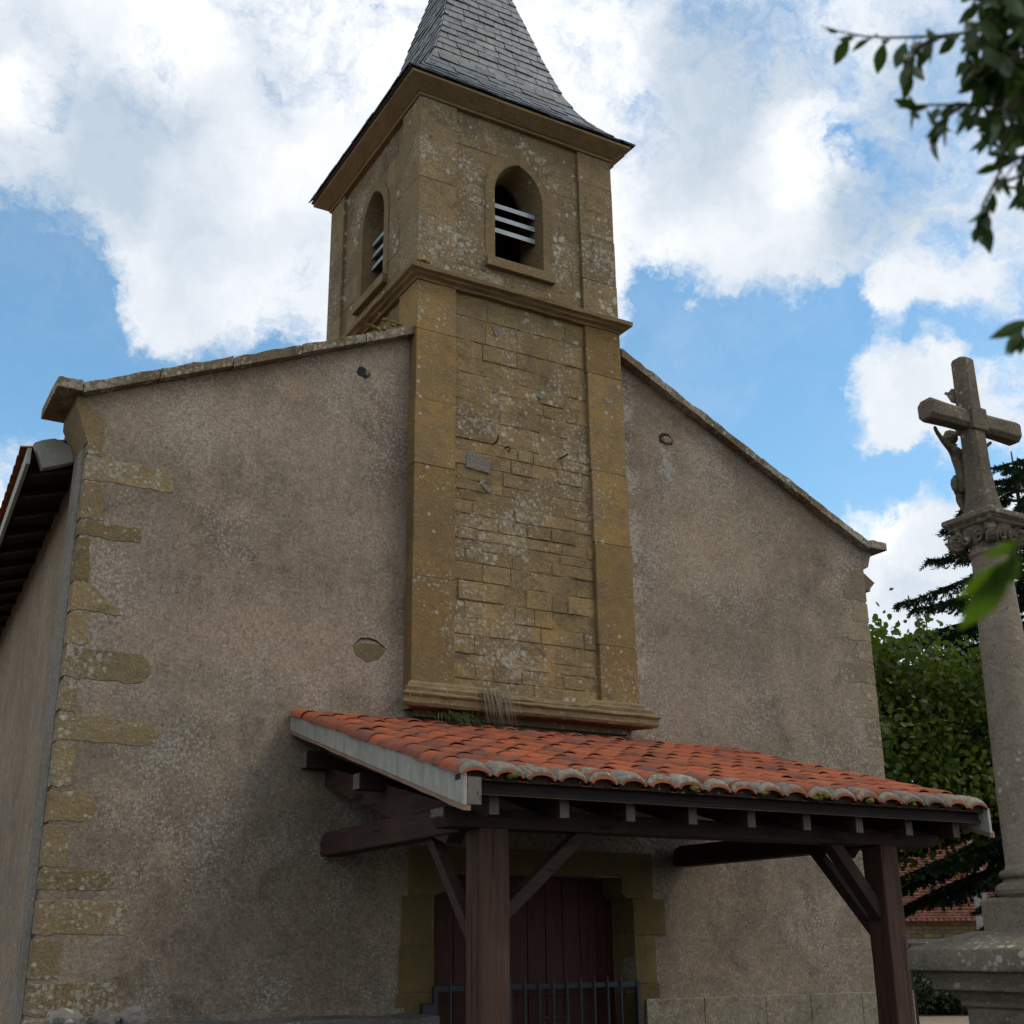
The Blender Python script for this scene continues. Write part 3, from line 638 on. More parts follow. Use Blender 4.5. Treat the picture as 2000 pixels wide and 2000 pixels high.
def tower():
    bm = B()
    x0, x1, y0, y1 = TX0 + 0.06, TX1 - 0.09, TY0 + 0.055, TY1 - 0.06
    zb, zt = ZB - 0.2, ZC + 0.12
    def F(pts): bm.faces.new([bm.verts.new(p) for p in pts])
    hl = arch_loop(0.05, AZ0 - 0.05); k = len(hl) // 2
    for mapf, lo, hi, c in ((lambda u, z: (u, y0, z), x0, x1, ACX), (lambda u, z: (x0, u, z), y0, y1, ACY)):
        left = [p for p in hl if p[0] <= 1e-9]; right = [p for p in hl if p[0] >= -1e-9]
        F([mapf(lo, zb), mapf(c, zb)] + [mapf(c, AZ0 - 0.05)] + [mapf(c + a, z) for a, z in left] + [mapf(c, zt), mapf(lo, zt)])
        F([mapf(hi, zb), mapf(c, zb)] + [mapf(c, AZ0 - 0.05)] + [mapf(c + a, z) for a, z in right[::-1]] + [mapf(c, zt), mapf(hi, zt)])
    F([(x1, y0, zb), (x1, y1, zb), (x1, y1, zt), (x1, y0, zt)]); F([(x0, y1, zb), (x1, y1, zb), (x1, y1, zt), (x0, y1, zt)])
    F([(x0, y0, zt), (x1, y0, zt), (x1, y1, zt), (x0, y1, zt)]); F([(x0, y0, 7.5), (x1, y0, 7.5), (x1, y1, 7.5), (x0, y1, 7.5)])
    obj('tower_core', bm, 'mortar', CH)
    def ex(c):
        def f(v0, v1):
            if v1 <= AZ0 - 0.10 or v0 >= AZA + 0.16: return None
            t = 0.10; w = AH + t
            if v0 > AZS:
                pts = arch(AH, AZS, AZA - AZS, t)
                w = max([x for x, z in pts if z >= v0 - 0.02] + [0.05])
            return (c - w, c + w)
        return f
    # front panel, belfry and shaft
    bm = B()
    yb = TY0 + 0.055
    blocks(bm, (0, yb, 0), (1, 0, 0), (0, 0, 1), (0, -1, 0), courses(ZB - 0.02, 6.05, 0.075, 0.17), 1.085, 2.50, (0.15, 0.55), 0.019, 0.006, 0.007, 0.006)
    blocks(bm, (0, yb, 0), (1, 0, 0), (0, 0, 1), (0, -1, 0), courses(6.05, 6.80, 0.09, 0.17), 1.085, 2.49, (0.16, 0.5), 0.018, 0.007, 0.008, 0.006)
    blocks(bm, (0, yb, 0), (1, 0, 0), (0, 0, 1), (0, -1, 0), courses(6.80, ZS + 0.02, 0.22, 0.30), 1.085, 2.48, (0.28, 0.5), 0.020, 0.004, 0.004, 0.003)
    obj('shaft_masonry', bm, 'rubble', CH)
    bm = B()
    blocks(bm, (0, yb, 0), (1, 0, 0), (0, 0, 1), (0, -1, 0), courses(ZST - 0.05, ZC + 0.02, 0.2, 0.34), 1.085, 2.455, (0.4, 0.9), 0.024, 0.0025, 0.003, 0.0025, ex(ACX))
    obj('belfry_masonry', bm, 'belfry', CH)
    bm = B(); xb = TX0 + 0.06
    blocks(bm, (xb, 0, 0), (0, 1, 0), (0, 0, 1), (-1, 0, 0), courses(ZST - 0.05, ZC + 0.02, 0.2, 0.34), 0.23, 1.70, (0.4, 0.9), 0.024, 0.0025, 0.003, 0.0025, ex(ACY))
    blocks(bm, (xb, 0, 0), (0, 1, 0), (0, 0, 1), (-1, 0, 0), courses(6.2, ZS + 0.02, 0.2, 0.34), 0.23, 1.70, (0.4, 0.9), 0.024, 0.0025, 0.003, 0.0025)
    obj('belfry_masonry', bm, 'belfry', CH)
    # worn pointing: mortar that in places stands flush over the stones
    def pointing(name, P, U, N, ua, ub, za, zb_, d0, amp, c=None, seed=0.0, m='rubble'):
        P, U, N = map(Vector, (P, U, N)); st = 0.028; nu = int((ub - ua) / st) + 1; nz = int((zb_ - za) / st) + 1; V_, F_ = [], []
        out = arch_loop(0.07, AZ0 - 0.08)
        for j in range(nz + 1):
            for i in range(nu + 1):
                u = ua + (ub - ua) * i / nu; z = za + (zb_ - za) * j / nz
                n = mnoise.noise(Vector((u * 2.3 + seed, z * 3.1, 0))) * 0.6 + mnoise.noise(Vector((u * 7, z * 11 + seed, 2))) * 0.6 + mnoise.noise(Vector((u * 23, z * 29, seed))) * 0.25
                V_.append(P + U * u + Vector((0, 0, z)) + N * (d0 + amp * n))
        hw = lambda z: 0 if (z < AZ0 - .08 or z > AZA + .1) else (AH + .07 if z < AZS else max([x for x, zz in arch(AH, AZS, AZA - AZS, .07) if zz >= z] + [0]))
        for j in range(nz):
            for i in range(nu):
                if c is not None:
                    um = ua + (ub - ua) * (i + .5) / nu - c; zm = za + (zb_ - za) * (j + .5) / nz
                    if abs(um) < hw(zm): continue
                a = j * (nu + 1) + i; F_.append((a, a + 1, a + nu + 2, a + nu + 1))
        raw(name, V_, F_, m, CH, smooth=True)
    pointing('shaft_pointing', (0, yb, 0), (1, 0, 0), (0, -1, 0), 1.08, 2.51, ZB - .02, ZS + .02, 0.0138, 0.014)
    pointing('belfry_pointing', (0, yb, 0), (1, 0, 0), (0, -1, 0), 1.08, 2.46, ZST - .05, ZC + .02, 0.0225, 0.006, ACX, 5.0, 'belfry')
    pointing('belfry_pointing', (xb, 0, 0), (0, 1, 0), (-1, 0, 0), 0.23, 1.70, 6.2, ZC + .02, 0.0225, 0.006, ACY, 9.0, 'belfry')
    # corner piers
    for (px, py, zlo) in ((0, 0, ZB), (1, 0, ZB), (0, 1, 6.0), (1, 1, 6.0)):
        for a, b in ((zlo, ZS + 0.02), (ZST - 0.04, ZC + 0.03)):
            bm = B(); z = a
            while z < b - 0.01:
                h = R.uniform(0.38, 1.05)
                if b - z - h < 0.3: h = b - z
                zm = z + h / 2
                X0, X1 = (TX0, 1.095) if px == 0 else (tx1(zm) - 0.395, tx1(zm))
                Y0, Y1 = (TY0, 0.235) if py == 0 else (1.69, TY1)
                e = R.uniform(-.0025, .0025)
                box(bm, X0 + e, X1 + e, Y0 + e, Y1 + e, z + 0.0012, z + h - 0.0012, 0.0012); z += h
            o = obj('corner_pier', bm, 'ochre' if a < 7 else 'belfry', CH, bevel=0.004)
    # string course (worn), cornice, base moulding
    bm = B(); ring(bm, TX0, TX1 - 0.045, TY0, TY1, [(-0.1, ZS), (0.012, ZS), (0.02, ZS + 0.02), (0.055, ZS + 0.035), (0.065, ZS + 0.05), (0.10, ZS + 0.065), (0.105, ZS + 0.105), (0.02, ZS + 0.145), (-0.1, ZS + 0.15)], 14, 0.005)
    obj('string_course', bm, 'trim', CH, bevel=0.003)
    bm = B(); ring(bm, TX0, TX1 - 0.065, TY0, TY1, [(-0.1, ZC), (0.016, ZC), (0.022, ZC + 0.018), (0.012, ZC + 0.028), (0.03, ZC + 0.034), (0.155, ZC + 0.115), (0.155, ZC + 0.14), (-0.1, ZC + 0.15)], 5, 0.003)
    obj('tower_cornice', bm, 'cornice', CH, bevel=0.003)
    bm = B()
    prof = [(0.0, 3.455), (0.10, 3.452), (0.118, 3.475), (0.115, 3.52), (0.135, 3.535), (0.135, 3.548), (0.085, 3.57), (0.09, 3.60), (0.05, 3.62), (0.045, 3.645), (0.0, 3.67)]
    n = 26; xa, xb2 = TX0, 2.912
    loops = []
    for i in range(n + 1):
        f = i / n; row = []
        for o, z in prof:
            x = (xa - o) + (xb2 + o - xa + o) * f
            j = 0.004; dip = 0.0
            if 0.36 < f < 0.72 and z > 3.56: dip = 0.045 * (z - 3.56) / 0.11
            row.append(bm.verts.new((x, TY0 + 0.0 - o + R.uniform(-j, j), z - dip + R.uniform(-j, j))))
        row.append(bm.verts.new((row[0].co.x, 0.02, 3.67))); row.append(bm.verts.new((row[0].co.x, 0.02, 3.455)))
        loops.append(row)
    m = len(loops[0])
    for i in range(n):
        for k in range(m): bm.faces.new((loops[i][k], loops[i][(k + 1) % m], loops[i + 1][(k + 1) % m], loops[i + 1][k]))
    bm.faces.new(loops[0][::-1]); bm.faces.new(loops[-1])
    obj('base_moulding', bm, 'trim', CH, bevel=0.003)
    # lighter ashlar strip between the moulding and the porch roof
    bm = B(); blocks(bm, (0, 0.004, 0), (1, 0, 0), (0, 0, 1), (0, -1, 0), [3.30, 0.15], 0.72, 2.88, (0.3, 0.6), 0.03, 0.008, 0.005, 0.004)
    obj('wall_band', bm, 'grey_stone', CH)
tower()

def window(face):
    # face 'front' at y = TY0+0.03, or 'left' at x = TX0+0.03
    if face == 'front':
        mp = lambda a, d, z: (ACX + a, TY0 + 0.024 + d, z)
    else:
        mp = lambda a, d, z: (TX0 + 0.024 + d, ACY - a, z)
    inner = arch_loop(0.0, AZ0); outer = arch_loop(0.105, AZ0)
    bm = B(); n = len(inner)
    of = [bm.verts.new(mp(a, 0.0, z)) for a, z in outer]; ob = [bm.verts.new(mp(a, 0.05, z)) for a, z in outer]
    i1 = [bm.verts.new(mp(a * 1.0, 0.0, z)) for a, z in inner]; i2 = [bm.verts.new(mp(a * 0.93, 0.08, z - 0.012 * (z > AZS))) for a, z in inner]
    i3 = [bm.verts.new(mp(a * 0.82, 0.30, z - 0.035 * (z > AZS))) for a, z in inner]; i4 = [bm.verts.new(mp(a * 0.82, 0.36, z)) for a, z in inner]
    for A, Z in ((ob, of), (of, i1), (i1, i2), (i2, i3), (i3, i4)):
        for k in range(n - 1): bm.faces.new((A[k], A[k + 1], Z[k + 1], Z[k]))
    w = obj('window_surround', bm, 'trim', CH, bevel=0.004)
    # sill
    bm = B()
    c = [mp(-AH - 0.105, -0.045, AZ0 - 0.10), mp(AH + 0.105, 0.38, AZ0 + 0.002)]
    xs = sorted((c[0][0], c[1][0])); ys = sorted((c[0][1], c[1][1]))
    vs = box(bm, xs[0], xs[1], ys[0], ys[1], AZ0 - 0.10, AZ0 + 0.002)
    obj('window_sill', bm, 'trim', w, bevel=0.006)
    for i, z in enumerate((8.335, 8.20, 8.065)):
        bm = B(); t = 0.052
        hw = AH * 0.9
        if z > AZS - 0.05: hw = AH * 0.86
        # slat slopes down to the outside: front edge low, back edge high
        pr = [(0.10, z), (0.105, z + t), (0.30, z + 0.15 + t), (0.30, z + 0.15)]
        A = [bm.verts.new(mp(-hw, d, zz)) for d, zz in pr]; Z = [bm.verts.new(mp(hw, d, zz)) for d, zz in pr]
        bm.faces.new(A); bm.faces.new(Z[::-1]); idx = []
        for k in range(4):
            f = bm.faces.new((A[k], Z[k], Z[(k + 1) % 4], A[(k + 1) % 4]))
            if k == 3: f.material_index = 1
        obj('louvre', bm, ['louvre', 'louvre_under'], w, bevel=0.003)
    return w
window('front'); window('left')

def spire():
    cx, cy = 1.777, 0.955
    hip = [(1.262, 9.352), (1.23, 9.372), (1.10, 9.515), (1.04, 9.59), (0.95, 9.71), (0.87, 9.83), (0.77, 10.04), (0.676, 10.34), (0.578, 10.68), (0.482, 11.06), (0.34, 11.60), (0.22, 12.07), (0.10, 12.52), (0.0, 12.90)]
    # arc length table
    S_ = [0]
    for a, b in zip(hip[:-1], hip[1:]): S_.append(S_[-1] + sqrt((a[0] - b[0]) ** 2 + (a[1] - b[1]) ** 2))
    def at(s):
        s = max(0, min(s, S_[-1] - 1e-6))
        for i in range(len(hip) - 1):
            if s <= S_[i + 1]:
                f = (s - S_[i]) / (S_[i + 1] - S_[i]); a, b = hip[i], hip[i + 1]
                h = a[0] + (b[0] - a[0]) * f; z = a[1] + (b[1] - a[1]) * f
                dx, dz = b[0] - a[0], b[1] - a[1]; l = sqrt(dx * dx + dz * dz)
                return h, z, (dz / l, -dx / l)      # outward normal (horizontal, vertical)
    def P(face, t, h, z): return {0: (cx + t, cy - h, z), 1: (cx - h, cy - t, z), 2: (cx - t, cy + h, z), 3: (cx + h, cy + t, z)}[face]
    bm = B(); loops = [[bm.verts.new((cx + sx * max(h - 0.012, 0.002), cy + sy * max(h - 0.012, 0.002), z)) for sx, sy in ((-1, -1), (1, -1), (1, 1), (-1, 1))] for h, z in hip]
    for A, Z in zip(loops[:-1], loops[1:]):
        for k in range(4): bm.faces.new((A[k], A[(k + 1) % 4], Z[(k + 1) % 4], Z[k]))
    bm.faces.new(loops[0][::-1]); bm.faces.new(loops[-1])
    sp = obj('spire', bm, 'slate', CH)
    bm = B(); e = 0.108; row = 0; s = 0.0
    while s < S_[-1] - 0.05:
        h0, z0, n0 = at(s - 0.0); h1, z1, n1 = at(min(s + e * 1.9, S_[-1] - 0.01))
        for face in range(4):
            w = 0.215; t = -h0 - (w / 2 if row % 2 else 0) - R.uniform(0, 0.05)
            while t < h0:
                ww = w * R.uniform(0.82, 1.15); a, b = t + 0.004, t + ww - 0.004; t += ww
                a0, b0 = max(a, -h0 - 0.004), min(b, h0 + 0.004)
                if b0 - a0 < 0.025: continue
                a1, b1 = max(a, -h1), min(b, h1)
                if b1 - a1 < 0.004: a1 = b1 = max(-h1, min(h1, (a0 + b0) / 2)); a1 -= .002; b1 += .002
                lift = 0.017 + R.uniform(-.003, .005); dz = R.uniform(-.005, .005); tl = R.uniform(-.006, .006)
                th = 0.011
                q = []
                for (tt, h, z, nn, l) in ((a0, h0, z0 + dz + tl, n0, lift), (b0, h0, z0 + dz - tl, n0, lift), (b1, h1, z1, n1, 0.002), (a1, h1, z1, n1, 0.002)):
                    q.append(bm.verts.new(P(face, tt, h + nn[0] * l, z + nn[1] * l)))
                q2 = [bm.verts.new(P(face, tt, h0 + n0[0] * (lift - th), z0 + zz + n0[1] * (lift - th))) for tt, zz in ((a0, dz + tl), (b0, dz - tl))]
                bm.faces.new(q); bm.faces.new((q2[0], q2[1], q[1], q[0])); bm.faces.new((q2[0], q[0], q[3])); bm.faces.new((q2[1], q[2], q[1]))
        s += e; row += 1
    obj('slate_courses', bm, 'slate', sp)
spire()

def church_details():
    # doorway: jambs, lintel with corner corbels, plank door
    for s in (-1, 1):
        bm = B(); z = G
        while z < 2.04:
            h = R.uniform(0.28, 0.45)
            if 2.05 - z - h < 0.2: h = 2.05 - z
            wv = R.uniform(0.16, 0.32)
            if s < 0: box(bm, 1.0 - wv, 1.004, -0.012, 0.29, z + .002, z + h - .002, 0.002)
            else: box(bm, 2.846, 2.85 + wv, -0.012, 0.29, z + .002, z + h - .002, 0.002)
            z += h
        obj('door_jamb', bm, 'jamb', CH, bevel=0.006)
    bm = B()
    pts = [(0.78, 2.05), (1.0, 2.05)] + [(1.10 - 0.10 * cos(t), 2.05 + 0.02 * sin(t)) for t in (0.4, 0.9)] + [(1.105, 2.09), (1.11, 2.225), (2.74, 2.225), (2.745, 2.09), (2.78, 2.052), (2.85, 2.05), (3.06, 2.05), (3.06, 2.42), (0.78, 2.42)]
    prism(bm, pts, 'xz', -0.010, 0.285)
    obj('lintel', bm, 'jamb', CH, bevel=0.006)
    dr = None
    bm = B(); x = 0.99
    ws = [0.17, 0.165, 0.175, 0.17, 0.165, 0.17, 0.175, 0.165, 0.17, 0.165, 0.18]
    for w in ws:
        box(bm, x + .003, min(x + w - .003, 2.87), 0.305, 0.345, G + 0.02, 2.235, 0.001); x += w
    dr = obj('door', bm, 'door', CH, bevel=0.004)
    bm = B(); box(bm, 1.0, 2.86, 0.34, 0.36, G, 2.24); obj('door_ledge', bm, 'dark', dr)
    for z in (1.30, 1.12):
        bm = B(); box(bm, 1.9, 2.80, 0.297, 0.31, z, z + 0.03); obj('door_rail', bm, 'door', dr, bevel=0.003)
    bm = B(); box(bm, 1.0, 2.85, -0.15, 0.5, G, G + 0.16); obj('door_step', bm, 'grey_stone', CH, bevel=0.012)
    # putlog holes: flat dark plates painting their shade; open (left), stone-blocked (right)
    bm = B(); prism(bm, [(0.225, 6.285), (0.245, 6.262), (0.275, 6.262), (0.30, 6.248), (0.33, 6.262), (0.342, 6.285), (0.335, 6.315), (0.31, 6.335), (0.275, 6.352), (0.245, 6.345), (0.23, 6.315)], 'xz', -0.004, 0.01)
    obj('putlog_hole_shade', bm, 'dark', CH)
    bm = B(); rock(bm, (0.325, -0.004, 6.30), (0.03, 0.02, 0.03), 3.3, 2); obj('putlog_stone', bm, 'trim', CH)
    bm = B(); prism(bm, [(3.39, 6.29), (3.545, 6.29), (3.55, 6.35), (3.50, 6.40), (3.43, 6.40), (3.385, 6.36)], 'xz', -0.003, 0.01)
    obj('putlog_hole_shade', bm, 'dark', CH)
    bm = B(); rock(bm, (3.475, -0.004, 6.325), (0.062, 0.02, 0.038), 5.3, 3); obj('putlog_stone', bm, 'quoin', CH)
    # exposed stone in the left stucco
    bm = B(); pts = [(0.27, 3.93), (0.30, 3.85), (0.40, 3.80), (0.50, 3.84), (0.545, 3.91), (0.50, 3.955), (0.40, 3.965), (0.33, 3.955)]
    pts = [(a + R.uniform(-.008, .008), b + R.uniform(-.008, .008)) for a, b in pts]
    prism(bm, pts, 'xz', -0.004, 0.02); obj('exposed_stone', bm, 'quoin', CH, bevel=0.006)
    bm = B(); tube(bm, [(0.28, -0.004, 3.935), (0.33, -0.004, 3.99), (0.40, -0.004, 4.0), (0.47, -0.004, 3.985), (0.56, -0.004, 3.925)], [0.002, 0.006, 0.007, 0.006, 0.002], 5); obj('stucco_crack', bm, 'dark', CH)
    # iron hooks and cement repairs on the shaft
    yp = TY0 + 0.03
    for pts in ([(1.488, yp, 5.85), (1.494, yp - 0.05, 5.855), (1.503, yp - 0.055, 5.91)], [(1.60, yp, 5.832), (1.613, yp - 0.045, 5.832), (1.625, yp - 0.05, 5.80), (1.612, yp - 0.05, 5.777), (1.597, yp - 0.05, 5.79)], [(2.164, yp, 5.84), (2.19, yp - 0.045, 5.85), (2.22, yp - 0.055, 5.878)]):
        bm = B(); tube(bm, pts, 0.009, 6); obj('wall_hook', bm, 'rust', CH)
    def patch(name, pts, mat, y=yp - 0.006, j=0.01):
        bm = B(); prism(bm, [(a + R.uniform(-j, j), b + R.uniform(-j, j)) for a, b in pts], 'xz', y, y + 0.03); obj(name, bm, mat, CH, bevel=0.005)
    patch('cement_patch', [(1.205, 5.585), (1.30, 5.565), (1.45, 5.55), (1.46, 5.66), (1.44, 5.71), (1.36, 5.70), (1.30, 5.735), (1.21, 5.725)], 'cement')
    patch('cement_patch', [(1.375, 5.45), (1.42, 5.44), (1.47, 5.40), (1.43, 5.385), (1.39, 5.40), (1.35, 5.455), (1.345, 5.49), (1.39, 5.50), (1.41, 5.475)], 'eave_mortar', yp - 0.005, 0.005)
    for (x, z, sx, sz) in ((1.52, 6.965, 0.03, 0.05), (2.70, 6.52, 0.05, 0.035), (1.98, 6.42, 0.04, 0.03)):
        bm = B(); pts = [(x + sx * cos(t) * R.uniform(.65, 1.25), z + sz * sin(t) * R.uniform(.65, 1.25)) for t in [i * 2 * pi / 16 for i in range(16)]]
        y = yp - 0.003 if x < 2.5 else TY0 - 0.003
        prism(bm, pts, 'xz', y, y + 0.02); obj('lime_patch', bm, 'eave_mortar', CH, bevel=0.002)
    # moss cushions on ledges
    def moss(c, s, seed, m='moss'):
        bm = B()
        for i in range(7):
            rock(bm, (c[0] + R.uniform(-s[0], s[0]), c[1] + R.uniform(-.01, .01), c[2] + R.uniform(-.4, .4) * s[2]), (R.uniform(.015, .035), .018, R.uniform(.008, .02)), seed + i * 1.7, 2, 0.5)
        obj('moss', bm, m, CH)
    moss((0.72, -0.20, 7.405), (0.06, 0, 0.02), 1.0); moss((1.72, -0.165, 7.41), (0.09, 0, 0.03), 2.0); moss((0.55, -0.09, 6.78), (0.14, 0, 0.05), 3.0); moss((0.35, -0.1, 6.69), (0.1, 0, 0.03), 4.0)
church_details()

# ------------------------------------------------------------------ porch
PO = thing('porch', 'open timber lean-to porch with orange canal tiles against the church front', 'porch', (1.85, -1.3, G))
def porch():
    SL = 0.276
    zc = lambda y: 3.40 - SL * abs(y)          # crown line of the cover tiles
    # covers and pans
    vs, fs = [], []
    def tile(x, s0, ln, r0, r1, up, base, th=0.011, seg=9, rot=0.0, skew=0.0, dz=0.0):
        """half-pipe from distance s0 (lower end) going up the slope by ln; up=+1 cover, -1 pan"""
        c = 1 / sqrt(1 + SL * SL); sn = SL * c
        b = len(vs); nl = 4
        for layer in (0, 1):
            for i in range(nl + 1):
                f = i / nl; r = r0 + (r1 - r0) * f - th * layer
                for k in range(seg + 1):
                    a = pi * (0.02 + 0.96 * k / seg)
                    lx = r * cos(a); lz = (r * 0.72 if up > 0 else r * 0.42) * sin(a) * up
                    s = s0 + ln * f; tilt = (0.012 if up > 0 else 0.010) * (1 - f)
                    hh = base + lz + tilt + dz
                    y = -(s * c) + hh * -sn * 0; z = 3.40 - s * sn + hh
                    vs.append((x + lx + skew * (f - .5), y, z))
        m = seg + 1; L = (nl + 1) * m
        for i in range(nl):
            for k in range(seg):
                p = b + i * m + k; fs.append((p, p + 1, p + m + 1, p + m)); q = p + L; fs.append((q, q + m, q + m + 1, q + 1))
        for k in range(seg):
            fs.append((b + k, b + L + k, b + L + k + 1, b + k + 1)); t = b + nl * m + k; fs.append((t, t + 1, t + L + 1, t + L))
        for i in range(nl):
            p = b + i * m; fs.append((p, p + m, p + m + L, p + L)); p = b + i * m + seg; fs.append((p, p + L, p + m + L, p + m))
    SLEN = 2.757 * sqrt(1 + SL * SL); rows = 11; ex = (SLEN - 0.02) / rows
    for k in range(20):
        x = -0.138 + 0.21 * k + R.uniform(-.006, .006)
        for r in range(rows):
            s_low = SLEN - r * ex; ln = -(ex + 0.09) if r < rows - 1 else -(ex - 0.005)
            tile(x + R.uniform(-.007, .007), s_low + R.uniform(-.012, .012), ln, 0.095, 0.089, 1, -0.070, skew=R.uniform(-.012, .012), dz=R.uniform(-.006, .006))
    for k in range(20):
        x = -0.138 + 0.21 * k + 0.105
        if k == 19: continue
        for r in range(rows):
            s_low = SLEN - 0.015 - r * ex; ln = -(ex + 0.09) if r < rows - 1 else -(ex - 0.005)
            tile(x + R.uniform(-.004, .004), s_low, ln, 0.078, 0.090, -1, -0.062, dz=R.uniform(-.003, .003) - 0.01)
    tr = raw('tile_roof', vs, fs, 'tile', PO, smooth=True)
    md = tr.modifiers.new('edge', 'EDGE_SPLIT'); md.split_angle = radians(50)
    # first row: rounded cement noses bedded over a second, lower line of tiles
    sn = SL / sqrt(1 + SL * SL); c_ = 1 / sqrt(1 + SL * SL)
    vs, fs = [], []; uv, uf = [], []
    for k in range(20):
        x = -0.138 + 0.21 * k; nseg = 14; b = len(vs); jx = R.uniform(-.004, .004); jz = R.uniform(-.003, .003)
        back = [R.uniform(-.03, .02) for _ in range(nseg + 1)]
        rings_ = ((-0.13, .092, .064), (-0.11, .100, .072), (-0.04, .103, .076), (0.004, .102, .074), (0.022, .097, .064), (0.030, .091, .050), (0.026, .086, .040))
        for i, (ds, rx, rz) in enumerate(rings_):
            for q in range(nseg + 1):
                a = pi * (0.03 + 0.94 * q / nseg); w = R.uniform(-.0022, .0022)
                s = SLEN + ds + (back[q] if i < 2 else 0); vs.append((x + jx + (rx + w) * cos(a), -s * c_, 3.40 - s * sn - 0.066 + jz + (rz + w) * sin(a)))
        m = nseg + 1
        for i in range(len(rings_) - 1):
            for q in range(nseg): p = b + i * m + q; fs.append((p, p + 1, p + m + 1, p + m))
        b = len(uv)
        for ds, rx, rz in ((-0.08, .086, .041), (0.034, .089, .043), (0.034, .076, .029), (-0.08, .074, .028)):
            for q in range(nseg + 1):
                a = pi * q / nseg; s = SLEN + ds; uv.append((x + jx + rx * cos(a), -s * c_, 3.40 - s * sn - 0.066 + jz + rz * sin(a)))
        for i in range(3):
            for q in range(nseg): p = b + i * m + q; uf.append((p, p + 1, p + m + 1, p + m))
    raw('eave_mortar', vs, fs, 'eave_mortar', tr, smooth=True)
    raw('under_tiles', uv, uf, 'tile', tr)
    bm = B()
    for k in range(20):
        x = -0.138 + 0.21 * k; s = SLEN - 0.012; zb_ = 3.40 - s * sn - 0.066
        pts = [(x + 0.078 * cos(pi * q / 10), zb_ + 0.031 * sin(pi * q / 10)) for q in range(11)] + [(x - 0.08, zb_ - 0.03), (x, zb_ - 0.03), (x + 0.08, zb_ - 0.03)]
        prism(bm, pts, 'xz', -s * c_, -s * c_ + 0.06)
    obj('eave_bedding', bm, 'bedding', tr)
    for x in (1.92, 2.36, 2.42, 2.80, 3.20, 0.10, 1.35):
        bm = B()
        for i in range(4): rock(bm, (x + R.uniform(-.03, .03), -2.775 + R.uniform(-.02, .01), 2.575 + R.uniform(-.015, .015)), (R.uniform(.015, .028), .015, R.uniform(.008, .02)), x * 3 + i, 2, 0.5)
        obj('eave_moss', bm, 'green_moss', tr)
    # boarded deck
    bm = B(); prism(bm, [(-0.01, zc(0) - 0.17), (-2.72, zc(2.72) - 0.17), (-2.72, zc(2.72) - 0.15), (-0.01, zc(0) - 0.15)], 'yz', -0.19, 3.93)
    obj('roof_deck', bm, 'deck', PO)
    # rafters with pale sawn ends
    for k in range(9):
        x = 0.065 + 0.4655 * k - 0.0; x = min(x, 3.80)
        y1 = -2.615; top = lambda y: zc(y) - 0.172
        bm = B(); d = 0.145
        pts = [(-0.01, top(0)), (-0.01, top(0) - d), (y1 + 0.03, top(y1 + .03) - d), (y1, top(y1) - d + 0.025), (y1, top(y1))]
        prism(bm, pts, 'yz', x - 0.031, x + 0.031)
        ra = obj('rafter', bm, 'timber_y', PO, bevel=0.003)
        bm = B(); prism(bm, [(x - 0.031, top(y1) - d + 0.02), (x + 0.031, top(y1) - d + 0.02), (x + 0.031, top(y1)), (x - 0.031, top(y1))], 'xz', y1 - 0.004, y1 + 0.002)
        obj('rafter_end', bm, 'end_grain', ra)
    # eaves fascia with a thin drip batten
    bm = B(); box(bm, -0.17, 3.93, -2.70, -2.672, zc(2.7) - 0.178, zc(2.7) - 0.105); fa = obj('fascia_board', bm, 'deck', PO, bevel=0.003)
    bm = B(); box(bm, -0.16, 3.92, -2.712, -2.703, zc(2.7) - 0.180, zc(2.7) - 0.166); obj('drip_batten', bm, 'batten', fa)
    # barge boards
    for x, w in ((-0.215, 0.026), (3.945, 0.026)):
        bm = B(); prism(bm, [(-0.0, 3.355), (-2.775, 2.575), (-2.775, 2.405), (-0.0, 3.225)], 'yz', x, x + w)
        bo = obj('barge_board', bm, 'barge', PO, bevel=0.004)
        bm = B(); n = 16
        pts = [(-2.77 * i / n, 3.235 - 0.2957 * 2.775 * i / n + R.uniform(-.004, .004)) for i in range(n + 1)] + [(-2.77 * i / n, 3.20 - 0.2957 * 2.775 * i / n + R.uniform(-.004, .004)) for i in range(n, -1, -1)]
        prism(bm, pts, 'yz', x + 0.004, x + 0.05); obj('edge_batten', bm, 'batten', bo)
    bm = B(); box(bm, -0.188, -0.10, -2.775, -2.70, 2.41, 2.56); obj('barge_block', bm, 'end_grain', PO, bevel=0.004)
    # purlins (x direction), pale ends to the left
    for y, zt, h, w, nm in ((-0.07, zc(.07) - 0.318, 0.125, 0.12, 'wall_plate'), (-1.08, zc(1.08) - 0.318, 0.11, 0.11, 'purlin')):
        bm = B(); box(bm, -0.12, 3.88, y - w / 2, y + w / 2, zt - h, zt); pu = obj(nm, bm, 'timber_x', PO, bevel=0.005)
        for xx in (-0.124, 3.88):
            bm = B(); box(bm, xx, xx + 0.004, y - w / 2 + .004, y + w / 2 - .004, zt - h + .004, zt - .004); obj('beam_end', bm, 'end_grain', pu)
    # front beam, nose rounded at both ends
    bm = B(); zt, zb = zc(2.3) - 0.325, 2.33
    pts = [(-0.13, zt), (-0.13, zb + 0.05), (-0.10, zb), (3.80, zb), (3.85, zb + 0.02), (3.87, zb + 0.07), (3.875, zt)]
    prism(bm, pts, 'xz', -2.385, -2.215); fb = obj('front_beam', bm, 'timber_x', PO, bevel=0.006)
    bm = B(); box(bm, -0.134, -0.13, -2.38, -2.22, zb + 0.06, zt - .004); obj('beam_end', bm, 'end_grain', fb)
